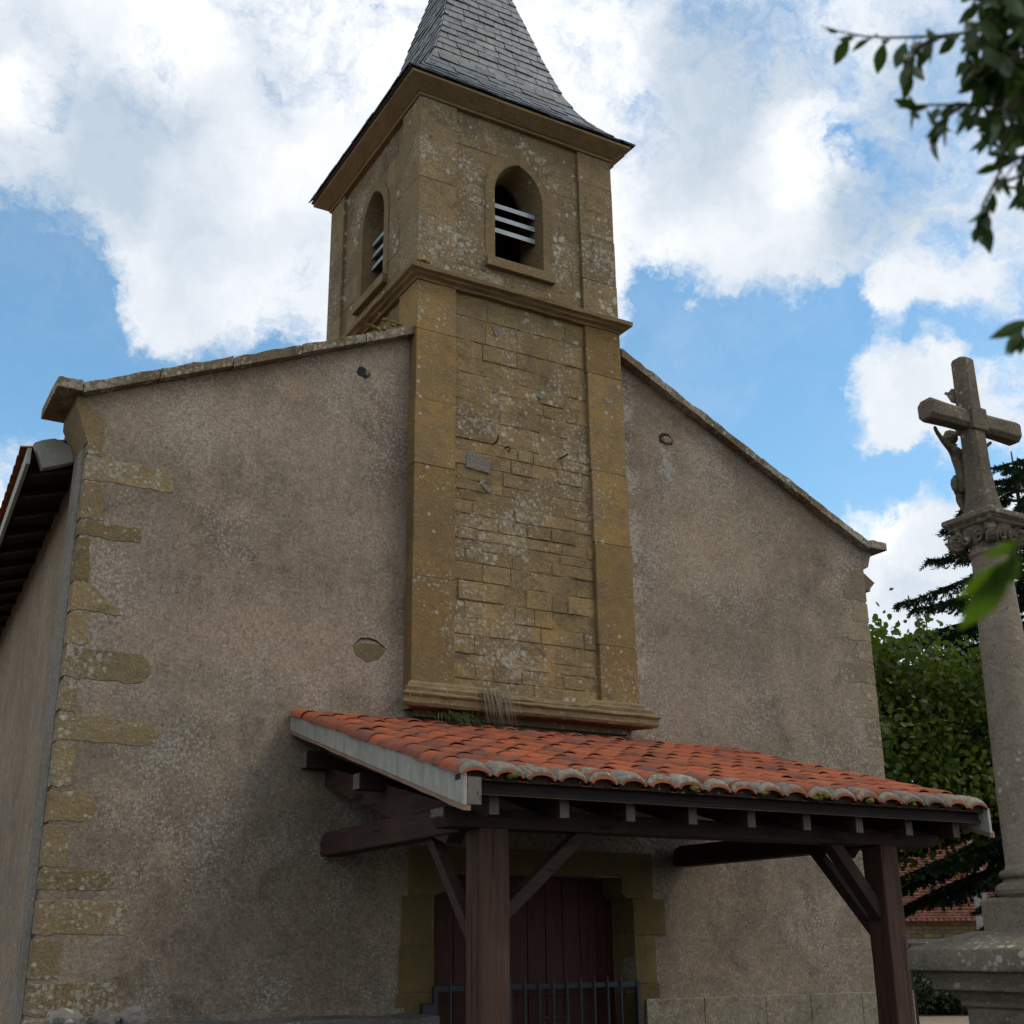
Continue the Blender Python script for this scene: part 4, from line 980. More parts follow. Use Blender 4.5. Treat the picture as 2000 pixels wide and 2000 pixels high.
    # posts
    for x0, x1 in ((0.098, 0.285), (3.262, 3.424)):
        bm = B(); n = 10
        rr = []
        for i in range(n + 1):
            z = G + (zb - G) * i / n
            rr.append([bm.verts.new((a + R.uniform(-.002, .002), b + R.uniform(-.002, .002), z)) for a, b in ((x0, -2.40), (x1, -2.40), (x1, -2.215), (x0, -2.215))])
        for i in range(n):
            for k in range(4): bm.faces.new((rr[i][k], rr[i][(k + 1) % 4], rr[i + 1][(k + 1) % 4], rr[i + 1][k]))
        bm.faces.new(rr[0][::-1]); bm.faces.new(rr[-1])
        po = obj('post', bm, 'timber_post', PO, bevel=0.009)
        bm = B(); box(bm, x0 - 0.07, x1 + 0.07, -2.47, -2.145, G, G + 0.12); obj('post_base', bm, 'grey_stone', po, bevel=0.012)
    # tie beams to the wall (noses shaped), principal rafters over them
    for xc in (0.13, 3.36):
        bm = B()
        pts = [(-2.215, 2.32), (-2.215, 2.485), (-0.10, 2.485), (-0.03, 2.46), (-0.008, 2.42), (-0.008, 2.33), (-0.04, 2.315)]
        prism(bm, pts, 'yz', xc - 0.075, xc + 0.075); obj('tie_beam', bm, 'timber_y', PO, bevel=0.012)
        bm = B(); t = lambda y: zc(y) - 0.43
        prism(bm, [(-0.01, t(0)), (-0.01, t(0) - 0.15), (-2.0, t(2.0) - 0.15), (-2.21, 2.488), (-2.0, 2.51)][:5], 'yz', xc - 0.055, xc + 0.055)
        obj('principal_rafter', bm, 'timber_y', PO, bevel=0.006)
    # braces
    bm = B(); bar(bm, (0.22, -2.30, 1.80), (0.93, -2.30, 2.40), 0.075, 0.095, (0, 1, 0)); obj('brace', bm, 'timber_x', PO, bevel=0.005)
    bm = B(); bar(bm, (0.15, -2.25, 1.70), (0.15, -1.62, 2.40), 0.07, 0.075, (1, 0, 0)); obj('brace', bm, 'timber_y', PO, bevel=0.005)
    bm = B(); bar(bm, (3.34, -2.30, 1.80), (2.84, -2.30, 2.40), 0.09, 0.095, (0, 1, 0)); obj('brace', bm, 'timber_x', PO, bevel=0.005)
    bm = B(); bar(bm, (3.345, -2.25, 1.70), (3.345, -1.62, 2.40), 0.07, 0.075, (1, 0, 0)); obj('brace', bm, 'timber_y', PO, bevel=0.005)
porch()

# ------------------------------------------------------------------ iron gate in the doorway
GA = thing('iron_gate', 'low dark iron gate of pointed upright bars across the church doorway', 'gate', (1.92, -0.03, G))
def gate():
    y = -0.035
    for z in (1.385, 0.56):
        bm = B(); box(bm, 0.995, 2.845, y - .008, y + .008, z - .02, z + .02); obj('rail', bm, 'iron', GA, bevel=0.002)
    for x in (1.0, 2.84):
        bm = B(); box(bm, x - .018, x + .018, y - .018, y + .018, 0.46, 1.41); obj('stile', bm, 'iron', GA, bevel=0.003)
    k = 0; x = 1.125
    while x < 2.78:
        bm = B(); tube(bm, [(x, y - .012, 0.48), (x, y - .012, 1.40), (x, y - .012, 1.415), (x, y - .012, 1.462)], [0.012, 0.012, 0.010, 0.002], 8); obj('bar', bm, 'iron', GA, smooth=False)
        x += 0.1285
    bm = B(); box(bm, 0.885, 0.985, y - .03, y + .035, 1.19, 1.29); obj('hinge', bm, 'iron', GA, bevel=0.006)
    bm = B(); box(bm, 0.90, 0.985, y - .02, y + .035, 0.6, 0.68); obj('hinge', bm, 'iron', GA, bevel=0.006)
gate()

# ------------------------------------------------------------------ stone cross
CR = thing('stone_cross', 'tall weathered stone crucifix on a column and moulded pedestal beside the porch', 'cross', (2.225, -4.41, G))
def cross():
    cx, cy = 2.225, -4.41
    def sq(bm, prof):
        loops = [[bm.verts.new((cx + sx * w + R.uniform(-.003, .003), cy + sy * w + R.uniform(-.003, .003), z)) for sx, sy in ((-1, -1), (1, -1), (1, 1), (-1, 1))] for w, z in prof]
        for A, Z in zip(loops[:-1], loops[1:]):
            for k in range(4): bm.faces.new((A[k], A[(k + 1) % 4], Z[(k + 1) % 4], Z[k]))
        bm.faces.new(loops[0][::-1]); bm.faces.new(loops[-1])
    bm = B(); sq(bm, [(0.40, G), (0.40, G + .25), (0.34, G + .30), (0.29, G + .33), (0.29, 1.375), (0.31, 1.385), (0.31, 1.405), (0.345, 1.44), (0.36, 1.455), (0.40, 1.46), (0.40, 1.50), (0.42, 1.525), (0.43, 1.545), (0.475, 1.552), (0.475, 1.645), (0.465, 1.66), (0.25, 1.735), (0.215, 1.74)])
    obj('pedestal', bm, 'pedestal', CR, bevel=0.008)
    bm = B(); sq(bm, [(0.20, 1.735), (0.20, 1.885), (0.175, 1.90)])
    lathe(bm, (cx, cy), [(0.18, 1.895), (0.20, 1.915), (0.205, 1.935), (0.195, 1.96), (0.165, 1.975), (0.155, 1.985), (0.175, 2.0), (0.178, 2.015), (0.165, 2.03), (0.15, 2.035)], 36)
    obj('column_base', bm, 'pedestal', CR, bevel=0.004)
    bm = B(); lathe(bm, (cx, cy), [(0.148, 2.03), (0.139, 2.06), (0.136, 2.4), (0.128, 2.8), (0.114, 3.25), (0.100, 3.66), (0.099, 3.70), (0.110, 3.715), (0.110, 3.735), (0.100, 3.745), (0.100, 3.78)], 40)
    obj('column', bm, 'column', CR, smooth=False, bevel=0.0)
    for p in CR.children[-1].data.polygons: p.use_smooth = True
    # ionic-like capital: bell, scrolls at the corners, moulded abacus
    bm = B(); lathe(bm, (cx, cy), [(0.100, 3.76), (0.115, 3.79), (0.13, 3.84), (0.135, 3.865), (0.12, 3.87)], 32)
    for sx, sy in ((-1, -1), (1, -1), (1, 1), (-1, 1)):
        d = Vector((sx, sy, 0)).normalized(); s = Vector((-sy, sx, 0)).normalized()
        c = Vector((cx, cy, 3.80)) + d * 0.165
        for side in (-1, 1):
            pts = []
            for i in range(34):
                t = i / 33 * 2 * pi * 1.9; r = 0.053 * (1 - 0.78 * i / 33)
                pts.append(c + d * r * cos(t + pi / 2) + Vector((0, 0, 1)) * r * sin(t + pi / 2) + s * side * 0.018)
            tube(bm, pts, [0.013] * 30 + [0.010] * 4, 6)
        tube(bm, [c - s * .02, c + s * .02], 0.05, 14)
        tube(bm, [Vector((cx, cy, 3.862)) + d * .08, c + Vector((0, 0, .056))], [0.03, 0.02], 8)
    for sx, sy in ((0, -1), (0, 1), (1, 0), (-1, 0)):
        d = Vector((sx, sy, 0)); s = Vector((-sy, sx, 0))
        for q in (-0.045, 0.045):
            c = Vector((cx, cy, 3.80)) + d * 0.128 + s * q; pts = []
            for i in range(26):
                t = i / 25 * 2 * pi * 1.6; r = 0.036 * (1 - 0.75 * i / 25)
                pts.append(c + s * math.copysign(1, q) * r * cos(t) + Vector((0, 0, 1)) * r * sin(t))
            tube(bm, pts, 0.010, 6)
    obj('capital', bm, 'cross', CR)
    bm = B(); sq(bm, [(0.125, 3.862), (0.140, 3.872), (0.143, 3.885), (0.160, 3.90), (0.166, 3.905), (0.166, 3.93), (0.158, 3.938)])
    obj('abacus', bm, 'cross', CR, bevel=0.005)
    # cross: chamfered upright flaring into its foot, chamfered arms, raised boss at the crossing
    def octo(w, c):
        return [(-w + c, -w), (w - c, -w), (w, -w + c), (w, w - c), (w - c, w), (-w + c, w), (-w, w - c), (-w, -w + c)]
    bm = B(); loops = []
    for w, c, z in ((0.098, 0.02, 3.935), (0.092, 0.022, 3.965), (0.082, 0.024, 4.02), (0.072, 0.025, 4.10), (0.065, 0.025, 4.22), (0.062, 0.025, 4.42), (0.060, 0.025, 4.66), (0.058, 0.024, 4.80), (0.057, 0.024, 4.905), (0.049, 0.02, 4.922)):
        loops.append([bm.verts.new((cx + a + R.uniform(-.002, .002), cy + b * 0.92 + R.uniform(-.002, .002), z)) for a, b in octo(w, c)])
    for A, Z in zip(loops[:-1], loops[1:]):
        for k in range(8): bm.faces.new((A[k], A[(k + 1) % 8], Z[(k + 1) % 8], Z[k]))
    bm.faces.new(loops[0][::-1]); bm.faces.new(loops[-1])
    obj('upright', bm, 'cross', CR, bevel=0.005)
    bm = B(); loops = []; zc = 4.525
    for x, w in ((-0.375, 0.054), (-0.360, 0.064), (-0.2, 0.060), (0, 0.059), (0.2, 0.060), (0.360, 0.064), (0.375, 0.054)):
        loops.append([bm.verts.new((cx + x, cy + a * 0.92 + R.uniform(-.002, .002), zc + b + R.uniform(-.002, .002))) for a, b in octo(w, 0.026)])
    for A, Z in zip(loops[:-1], loops[1:]):
        for k in range(8): bm.faces.new((A[k], A[(k + 1) % 8], Z[(k + 1) % 8], Z[k]))
    bm.faces.new(loops[0][::-1]); bm.faces.new(loops[-1])
    obj('crossbar', bm, 'cross', CR, bevel=0.005)
    bm = B(); box(bm, cx - .064, cx + .064, cy - .069, cy + .069, zc - .070, zc + .070, 0.002); obj('crossing_boss', bm, 'cross', CR, bevel=0.008)
    # scroll plate on the church side of the upright
    bm = B(); pts = [(cy + .045, 4.66), (cy + .07, 4.665), (cy + .095, 4.72), (cy + .112, 4.737), (cy + .10, 4.747), (cy + .078, 4.735), (cy + .055, 4.75), (cy + .04, 4.74)]
    prism(bm, pts, 'yz', cx - .058, cx + .058); obj('scroll', bm, 'cross', CR, bevel=0.004)
    # figure on the church side: one skinned body hanging from the crossbar
    off = Vector((cx, cy, G)); fy = cy + 0.082
    J = [(0, fy + .02, 4.205), (0, fy + .035, 4.27), (0, fy + .04, 4.345), (0, fy + .045, 4.395), (-.01, fy + .065, 4.425), (-.02, fy + .085, 4.462), (-.02, fy + .08, 4.50),
         (-.075, fy + .035, 4.385), (-.175, fy + .005, 4.405), (-.255, fy - .015, 4.445), (-.29, fy - .03, 4.468),
         (.075, fy + .035, 4.385), (.175, fy + .005, 4.405), (.255, fy - .015, 4.445), (.29, fy - .03, 4.468),
         (-.038, fy + .03, 4.175), (-.04, fy + .055, 4.085), (-.022, fy + .02, 3.985), (-.016, fy + .035, 3.955),
         (.038, fy + .03, 4.175), (.03, fy + .06, 4.09), (.012, fy + .03, 3.99), (.012, fy + .045, 3.96)]
    E = [(0, 1), (1, 2), (2, 3), (3, 4), (4, 5), (5, 6), (2, 7), (7, 8), (8, 9), (9, 10), (2, 11), (11, 12), (12, 13), (13, 14), (0, 15), (15, 16), (16, 17), (17, 18), (0, 19), (19, 20), (20, 21), (21, 22)]
    RD = [.042, .036, .050, .026, .021, .032, .022, .022, .016, .012, .010, .022, .016, .012, .010, .031, .024, .015, .011, .031, .024, .015, .011]
    me = bpy.data.meshes.new('figure'); me.from_pydata([(cx + .02 + a * (.93 if a < 0 else .72) - off.x, b - off.y, c - off.z) for a, b, c in J], E, []); me.materials.append(MAT['cross'])
    fo = bpy.data.objects.new('figure', me); COL.objects.link(fo); fo.parent = CR
    sk = fo.modifiers.new('skin', 'SKIN'); sk.use_smooth_shade = True
    if me.skin_vertices:
        for i, r in enumerate(RD):
            me.skin_vertices[0].data[i].radius = (r, r); me.skin_vertices[0].data[i].use_root = (i == 0)
    fo.modifiers.new('sub', 'SUBSURF').levels = 2; fo.modifiers['sub'].render_levels = 2
    # loincloth folds
    bm = B(); lathe(bm, (cx, fy + .028), [(0.044, 4.225), (0.053, 4.215), (0.054, 4.19), (0.058, 4.15), (0.052, 4.125), (0.044, 4.12)], 18)
    rock(bm, (cx - .065, fy + .03, 4.17), (.022, .02, .05), 2.0, 2, 0.4)
    obj('loincloth', bm, 'cross', fo, smooth=True)
    bm = B(); rock(bm, (cx + .0, fy + .07, 4.487), (.042, .045, .046), 1.2, 2, 0.2); obj('hair', bm, 'cross', fo, smooth=True)
    # block under the feet
    bm = B(); prism(bm, [(cy + .05, 3.935), (fy + .06, 3.94), (fy + .055, 3.955), (cy + .05, 3.99)], 'yz', cx - .06, cx + .06); obj('foot_block', bm, 'cross', CR, bevel=0.004)
cross()

# ------------------------------------------------------------------ leaves
def leaf_verts(P, D, Nn, L, Wd, fold=0.25, curl=0.15, kind='long'):
    """one leaf as a folded strip"""
    D = D.normalized(); Sd = D.cross(Nn); Sd = Sd.normalized() if Sd.length > 1e-4 else Vector((1, 0, 0)); Nn = Sd.cross(D)
    prof = ((0.0, 0.04), (0.14, 0.55), (0.34, 0.95), (0.55, 1.0), (0.78, 0.62), (1.0, 0.02)) if kind == 'long' else ((0.0, 0.25), (0.2, 0.86), (0.5, 1.0), (0.8, 0.72), (1.0, 0.08))
    v = []
    for f, w in prof:
        c = P + D * (L * f) - Nn * (curl * L * f * f)
        h = Wd / 2 * w
        v += [c - Sd * h + Nn * (h * fold), c, c + Sd * h + Nn * (h * fold)]
    m = len(prof); fs = []
    for i in range(m - 1):
        a = i * 3; fs += [(a, a + 1, a + 4, a + 3), (a + 1, a + 2, a + 5, a + 4)]
    return v, fs
def rv(r=R):
    while True:
        v = Vector((r.uniform(-1, 1), r.uniform(-1, 1), r.uniform(-1, 1)))
        if 0.05 < v.length < 1: return v.normalized()

# ---- near tree, reaching into the picture from the right
NR = thing('overhanging_tree', 'leafy tree hanging dark blurred sprays in front of the sky, nearest of the trees', 'tree', (-0.95, -8.25, G))
def near_tree():
    bm = B()
    tube(bm, [(-0.95, -8.25, G), (-0.96, -8.24, 1.2), (-1.0, -8.22, 2.0), (-1.05, -8.18, 2.8), (-1.1, -8.15, 3.6), (-1.1, -8.1, 4.4)], [0.11, 0.095, 0.085, 0.07, 0.05, 0.02], 12)
    obj('trunk', bm, 'bark', NR, smooth=True)
    r = random.Random(21); V, Fc = [], []
    bt = B()
    def add(P, D, N, L, W, kind='long', curl=.15):
        v, f = leaf_verts(P, D, N, L, W, r.uniform(.1, .45), curl, kind); b = len(V); V.extend(v); Fc.extend([tuple(i + b for i in q) for q in f])
    limbs = [[(-1.05, -8.18, 2.7), (-1.35, -8.08, 3.0), (-1.7, -7.95, 3.02), (-1.95, -7.85, 2.98)],
             [(-1.03, -8.2, 2.4), (-1.4, -8.05, 2.72), (-1.75, -7.95, 2.8), (-1.98, -7.87, 2.85)],
             [(-1.02, -8.2, 2.3), (-1.45, -8.05, 2.5), (-1.8, -7.93, 2.56), (-2.02, -7.85, 2.5)],
             [(-1.0, -8.22, 1.9), (-1.6, -8.2, 2.12), (-2.2, -8.15, 2.1), (-2.46, -8.1, 2.03)]]
    for l in limbs: tube(bt, l, [0.03, 0.018, 0.010, 0.005], 8)
    nodes = []
    for l in limbs:
        for a, b in zip(l[:-1], l[1:]):
            for q in range(6): nodes.append(Vector(a).lerp(Vector(b), q / 5))
    def join(p):
        q = min(nodes, key=lambda n: (n - p).length_squared)
        if (q - p).length > .004: tube(bt, [q, q.lerp(p, .5) + Vector((0, 0, .12 * (q - p).length)), p], [.0030, .0022, .0016], 5)
    tw = [
        ([(-1.9560, -7.8500, 2.9790), (-1.9940, -7.8150, 2.9460), (-2.0140, -7.7900, 2.9120), (-2.0430, -7.7680, 2.8970), (-2.0730, -7.7490, 2.8930), (-2.1100, -7.7270, 2.8910), (-2.1480, -7.7060, 2.8900), (-2.1730, -7.6920, 2.8920), (-2.2050, -7.6760, 2.8990)], 26, .043),
        ([(-1.9790, -7.8720, 2.9150), (-2.0420, -7.8110, 2.8490), (-2.0540, -7.7890, 2.8100), (-2.0350, -7.7840, 2.7700)], 20, .05),
        ([(-1.9990, -7.8720, 2.7880), (-2.0510, -7.8250, 2.7440), (-2.0790, -7.8060, 2.7340), (-2.1260, -7.7790, 2.7350), (-2.1610, -7.7590, 2.7350), (-2.1730, -7.7520, 2.7330)], 20, .046),
        ([(-2.0190, -7.8690, 2.6540), (-2.0680, -7.8370, 2.6420), (-2.0950, -7.8170, 2.6300), (-2.1020, -7.8030, 2.6050), (-2.1100, -7.7890, 2.5810), (-2.1110, -7.7780, 2.5560)], 17, .05),
        ([(-2.073, -7.749, 2.893), (-2.0951, -7.7391, 2.8838), (-2.1139, -7.7315, 2.8696), (-2.1265, -7.7282, 2.8518), (-2.1326, -7.7292, 2.8307)], 13, .047),
        ([(-2.043, -7.768, 2.897), (-2.0570, -7.7690, 2.8640), (-2.0660, -7.7700, 2.8340), (-2.0700, -7.7730, 2.8080)], 12, .045),
        ([(-2.1120, -7.7890, 2.7350), (-2.1320, -7.7810, 2.7190), (-2.1520, -7.7740, 2.7000), (-2.1650, -7.7720, 2.6830)], 11, .046),
        ([(-2.0340, -7.8440, 2.4550), (-2.0630, -7.8180, 2.4310), (-2.0820, -7.7980, 2.4080), (-2.0850, -7.7920, 2.3960)], 9, .05),
    ]
    for pts, n, L in tw:
        pts = [Vector(p) for p in pts]; join(pts[0]); nodes.extend(pts)
        tube(bt, pts, [0.0035 - 0.0022 * i / (len(pts) - 1) for i in range(len(pts))], 6)
        for i in range(n):
            f = (i + .5 + r.uniform(-.3, .3)) / n * (len(pts) - 1); k = min(int(f), len(pts) - 2); P = pts[k].lerp(pts[k + 1], f - k)
            D = (pts[k + 1] - pts[k]).normalized()
            d = (D * r.uniform(.1, .9) + rv(r) * 0.7 + Vector((0, 0, -1)) * r.uniform(.2, 1.3)).normalized()
            st = P + d * 0.007; tube(bt, [P, st], 0.0008, 4)
            ll = L * r.uniform(.55, 1.0)
            add(st, d, rv(r), ll, ll * r.uniform(.34, .5), curl=r.uniform(-.1, .35))
        P = pts[-1]; add(P, (pts[-1] - pts[-2]), rv(r), L * .5, L * .22)
    # leaf spray close to the lens, lower right
    c = [Vector(p) for p in ((-2.46, -8.10, 2.03), (-2.4830, -8.0850, 2.0140), (-2.5010, -8.0670, 1.9950), (-2.5100, -8.0560, 1.9800), (-2.5120, -8.0500, 1.9690))]
    tube(bt, c, 0.0016, 6)
    right = r3; up = u3; KV, KF = V, Fc; V, Fc = [], []
    for a, b, L, k in ((-.55, -1.0, .040, 4), (-.95, -.85, .050, 4), (-.15, -1, .026, 3), (-.72, -1.05, .064, 4), (.15, -1.0, .030, 2), (-.30, -1.0, .046, 3), (-1.1, -.6, .030, 3)):
        d = right * a + up * b + b3 * r.uniform(-.3, .3)
        v, f = leaf_verts(c[k] + up * r.uniform(-.006, .006), d, (b3 + rv(r) * .4).normalized(), L, L * .34, .2, .15); b0 = len(V); V.extend(v); Fc.extend([tuple(i + b0 for i in q) for q in f])
    raw('leaf_spray', V, Fc, 'lit_leaf', NR, smooth=True)
    V, Fc = KV, KF
    def add(P, D, N, L, W, kind='long', curl=.15):
        v, f = leaf_verts(P, D, N, L, W, r.uniform(.1, .45), curl, kind); b = len(V); V.extend(v); Fc.extend([tuple(i + b for i in q) for q in f])
    # crown: sprays of leaves round many small twigs; gaps left between them
    lens = Vector(M.translation)
    def where(p):
        rel = p - lens; dep = -rel.dot(b3); return 978 + 2366 * rel.dot(r3) / dep, 1045 - 2366 * rel.dot(u3) / dep
    edge = [(-400, 1840), (0, 1862), (60, 1885), (110, 1900), (170, 1880), (230, 1890), (300, 1925), (350, 1950), (400, 1975), (450, 1995), (520, 2035), (560, 2010), (640, 1985), (700, 2010), (5000, 2200)]
    def clear(p):
        u, v = where(p)
        for (v0, u0), (v1, u1) in zip(edge[:-1], edge[1:]):
            if v0 <= v < v1: return u < u0 + (u1 - u0) * (v - v0) / (v1 - v0)
        return False
    cnt = 0
    for i in range(4200):
        if i % 3: q = Vector((r.gauss(0, .10), r.gauss(0, .10), r.gauss(0, .15))); P = Vector((-2.02, -7.79, 2.83)) + q
        else: q = Vector((r.gauss(0, .42), r.gauss(0, .42), r.gauss(0, .38))); P = Vector((-1.25, -8.02, 3.28)) + q
        D = (rv(r) + Vector((-.4, .25, -.5))).normalized(); e = P + D * r.uniform(.07, .16)
        if clear(P) or clear(e) or (P - lens).length < 1.25: continue
        cnt += 1
        if cnt > 430: break
        join(P); nodes.append(P); nodes.append(P.lerp(e, .5))
        tube(bt, [P, P.lerp(e, .5) + rv(r) * .006, e], [0.0022, 0.0016, 0.0008], 5)
        for k in range(7):
            p2 = P.lerp(e, (k + .5) / 7); d = (D * .6 + rv(r) * .8 + Vector((0, 0, -.6))).normalized(); ll = r.uniform(.028, .050)
            if clear(p2 + d * ll * .55): continue
            add(p2, d, rv(r), ll, ll * r.uniform(.33, .45), curl=r.uniform(-.1, .35))
    raw('foliage', V, Fc, 'near_leaf', NR, smooth=True)
    obj('branches', bt, 'twig', NR, smooth=True)
near_tree()

# ---- broad-leaved tree to the right of the church
DT = thing('broadleaf_tree', 'green tree with round leaves just right of the church wall', 'tree', (9.25, 3.15, G))
def broadleaf():
    r = random.Random(5); bt = B(); V, Fc = [], []
    base = Vector((9.25, 3.15, G))
    tube(bt, [base, base + Vector((.02, 0, .8)), base + Vector((0, .05, 1.7)), base + Vector((.05, 0, 3.2)), base + Vector((0, 0, 5.2))], [.16, .13, .11, .06, .01], 12)
    obj('trunk', bt, 'bark', DT, smooth=True)
    bt = B(); twigs = []
    for i in range(78):
        z = r.uniform(2.55, 4.95); a = r.uniform(0, 2 * pi); rad = 2.2 * max(0.2, 1 - ((z - 3.7) / 2.0) ** 2) ** .5 * r.uniform(.65, 1.08)
        p0 = base + Vector((0, 0, z - .25 - r.uniform(0, .5))); p3 = base + Vector((cos(a) * rad, sin(a) * rad, z + r.uniform(.1, .5)))
        p1 = p0.lerp(p3, .4) + Vector((0, 0, .2)); p2 = p0.lerp(p3, .75) + Vector((0, 0, .18))
        tube(bt, [p0, p1, p2, p3], [.028, .018, .01, .004], 5); twigs.append((p0, p1, p2, p3))
    for i in range(11):
        a = r.uniform(0, 2 * pi); rr = r.uniform(.1, 1.3); p0 = base + Vector((cos(a) * rr, sin(a) * rr, 4.6)); p3 = p0 + Vector((r.uniform(-.2, .2), r.uniform(-.2, .2), r.uniform(.6, 1.15)))
        tube(bt, [p0, p0.lerp(p3, .5), p3], [.016, .012, .007], 5); twigs.append((p0, p0.lerp(p3, .35), p0.lerp(p3, .7), p3))
    obj('branches', bt, 'bark', DT)
    for t in twigs:
        thin = t[3].z > base.z + 5.0
        n = 34 if thin else 370
        for k in range(n):
            f = r.uniform(.15 if thin else .35, 1.0) * 3; i = min(int(f), 2); p = t[i].lerp(t[i + 1], f - i)
            sp = .038 if thin else .34 * (1.15 - .4 * f / 3)
            p = p + Vector((r.gauss(0, sp), r.gauss(0, sp), r.gauss(0, sp * .7)))
            L = r.uniform(.045, .092); d = (rv(r) + Vector((0, 0, -.7))).normalized(); nn = (rv(r) + Vector((-.3, -.6, .5))).normalized()
            v, f2 = leaf_verts(p, d, nn, L, L * r.uniform(.8, 1.0), r.uniform(0, .3), r.uniform(-.1, .3), 'round'); b = len(V); V.extend(v); Fc.extend([tuple(q + b for q in x) for x in f2])
    raw('crown', V, Fc, 'round_leaf', DT)
broadleaf()

# ---- spruce behind the cross
CT = thing('conifer_tree', 'tall dark spruce with drooping boughs rising behind the stone cross', 'tree', (11.9, 2.35, G))
def conifer():
    r = random.Random(11); base = Vector((11.9, 2.35, G)); H = 8.45
    bt = B(); tube(bt, [base, base + Vector((0, 0, 3)), base + Vector((.02, 0, 6)), base + Vector((0, 0, H))], [.2, .14, .07, .01], 10); obj('trunk', bt, 'bark', CT, smooth=True)
    bt = B(); V, Fc = [], []
    def needles(p, q, wd, n):
        ax = (q - p).normalized(); ln = (q - p).length
        for i in range(n):
            f = r.random(); c = p.lerp(q, f); s = rv(r); s = (s - ax * s.dot(ax)); s = s.normalized() if s.length > .05 else Vector((0, 0, 1))
            d = (s + ax * .7).normalized() * wd * r.uniform(.7, 1.2) * (1.15 - .5 * f); w = s.cross(ax).normalized() * .013
            b = len(V); V.extend([c - w, c + w, c + d + w * .3, c + d - w * .3]); Fc.append((b, b + 1, b + 2, b + 3))
    z = 2.25; k = 0
    while z < H - .1:
        for j in range(3 if z > 4.6 else 4):
            a = k * 2.399 + r.uniform(-.3, .3); k += 1
            L = ((H - z) * .85 + .16) * r.uniform(.75, 1.12); L = min(L, 3.3)
            dh = Vector((cos(a), sin(a), 0)); p0 = base + Vector((0, 0, z)); pts = []
            dr = r.uniform(.16, .26) + .12 * (H - z) / H
            n = 7
            for i in range(n + 1):
                f = i / n; pts.append(p0 + dh * (L * f) + Vector((0, 0, L * (.18 * f - (dr + .30) * f * f + .22 * f ** 4))))
            tube(bt, pts, [.022 * (1 - .85 * i / n) + .003 for i in range(n + 1)], 5)
            sd = Vector((-dh.y, dh.x, 0)); m = max(4, int(L / .065))
            needles(pts[-2], pts[-1], .06, 30)
            for i in range(m):
                f = .12 + .88 * (i + .5) / m; g = f * n; ii = min(int(g), n - 1); p = pts[ii].lerp(pts[ii + 1], g - ii)
                sl = (.12 + .30 * min(1, L / 2) * (1 - f * .75)) * r.uniform(.7, 1.2)
                for s in (-1, 1):
                    q = p + (sd * s * .75 + dh * .6 + Vector((0, 0, -.35 - r.uniform(0, .55)))).normalized() * sl
                    tube(bt, [p, q], [.004, .002], 3, False); needles(p, q, .07, int(14 + 62 * sl))
        z += .15
    obj('branches', bt, 'bark', CT); raw('needles', V, Fc, 'needle', CT)
conifer()

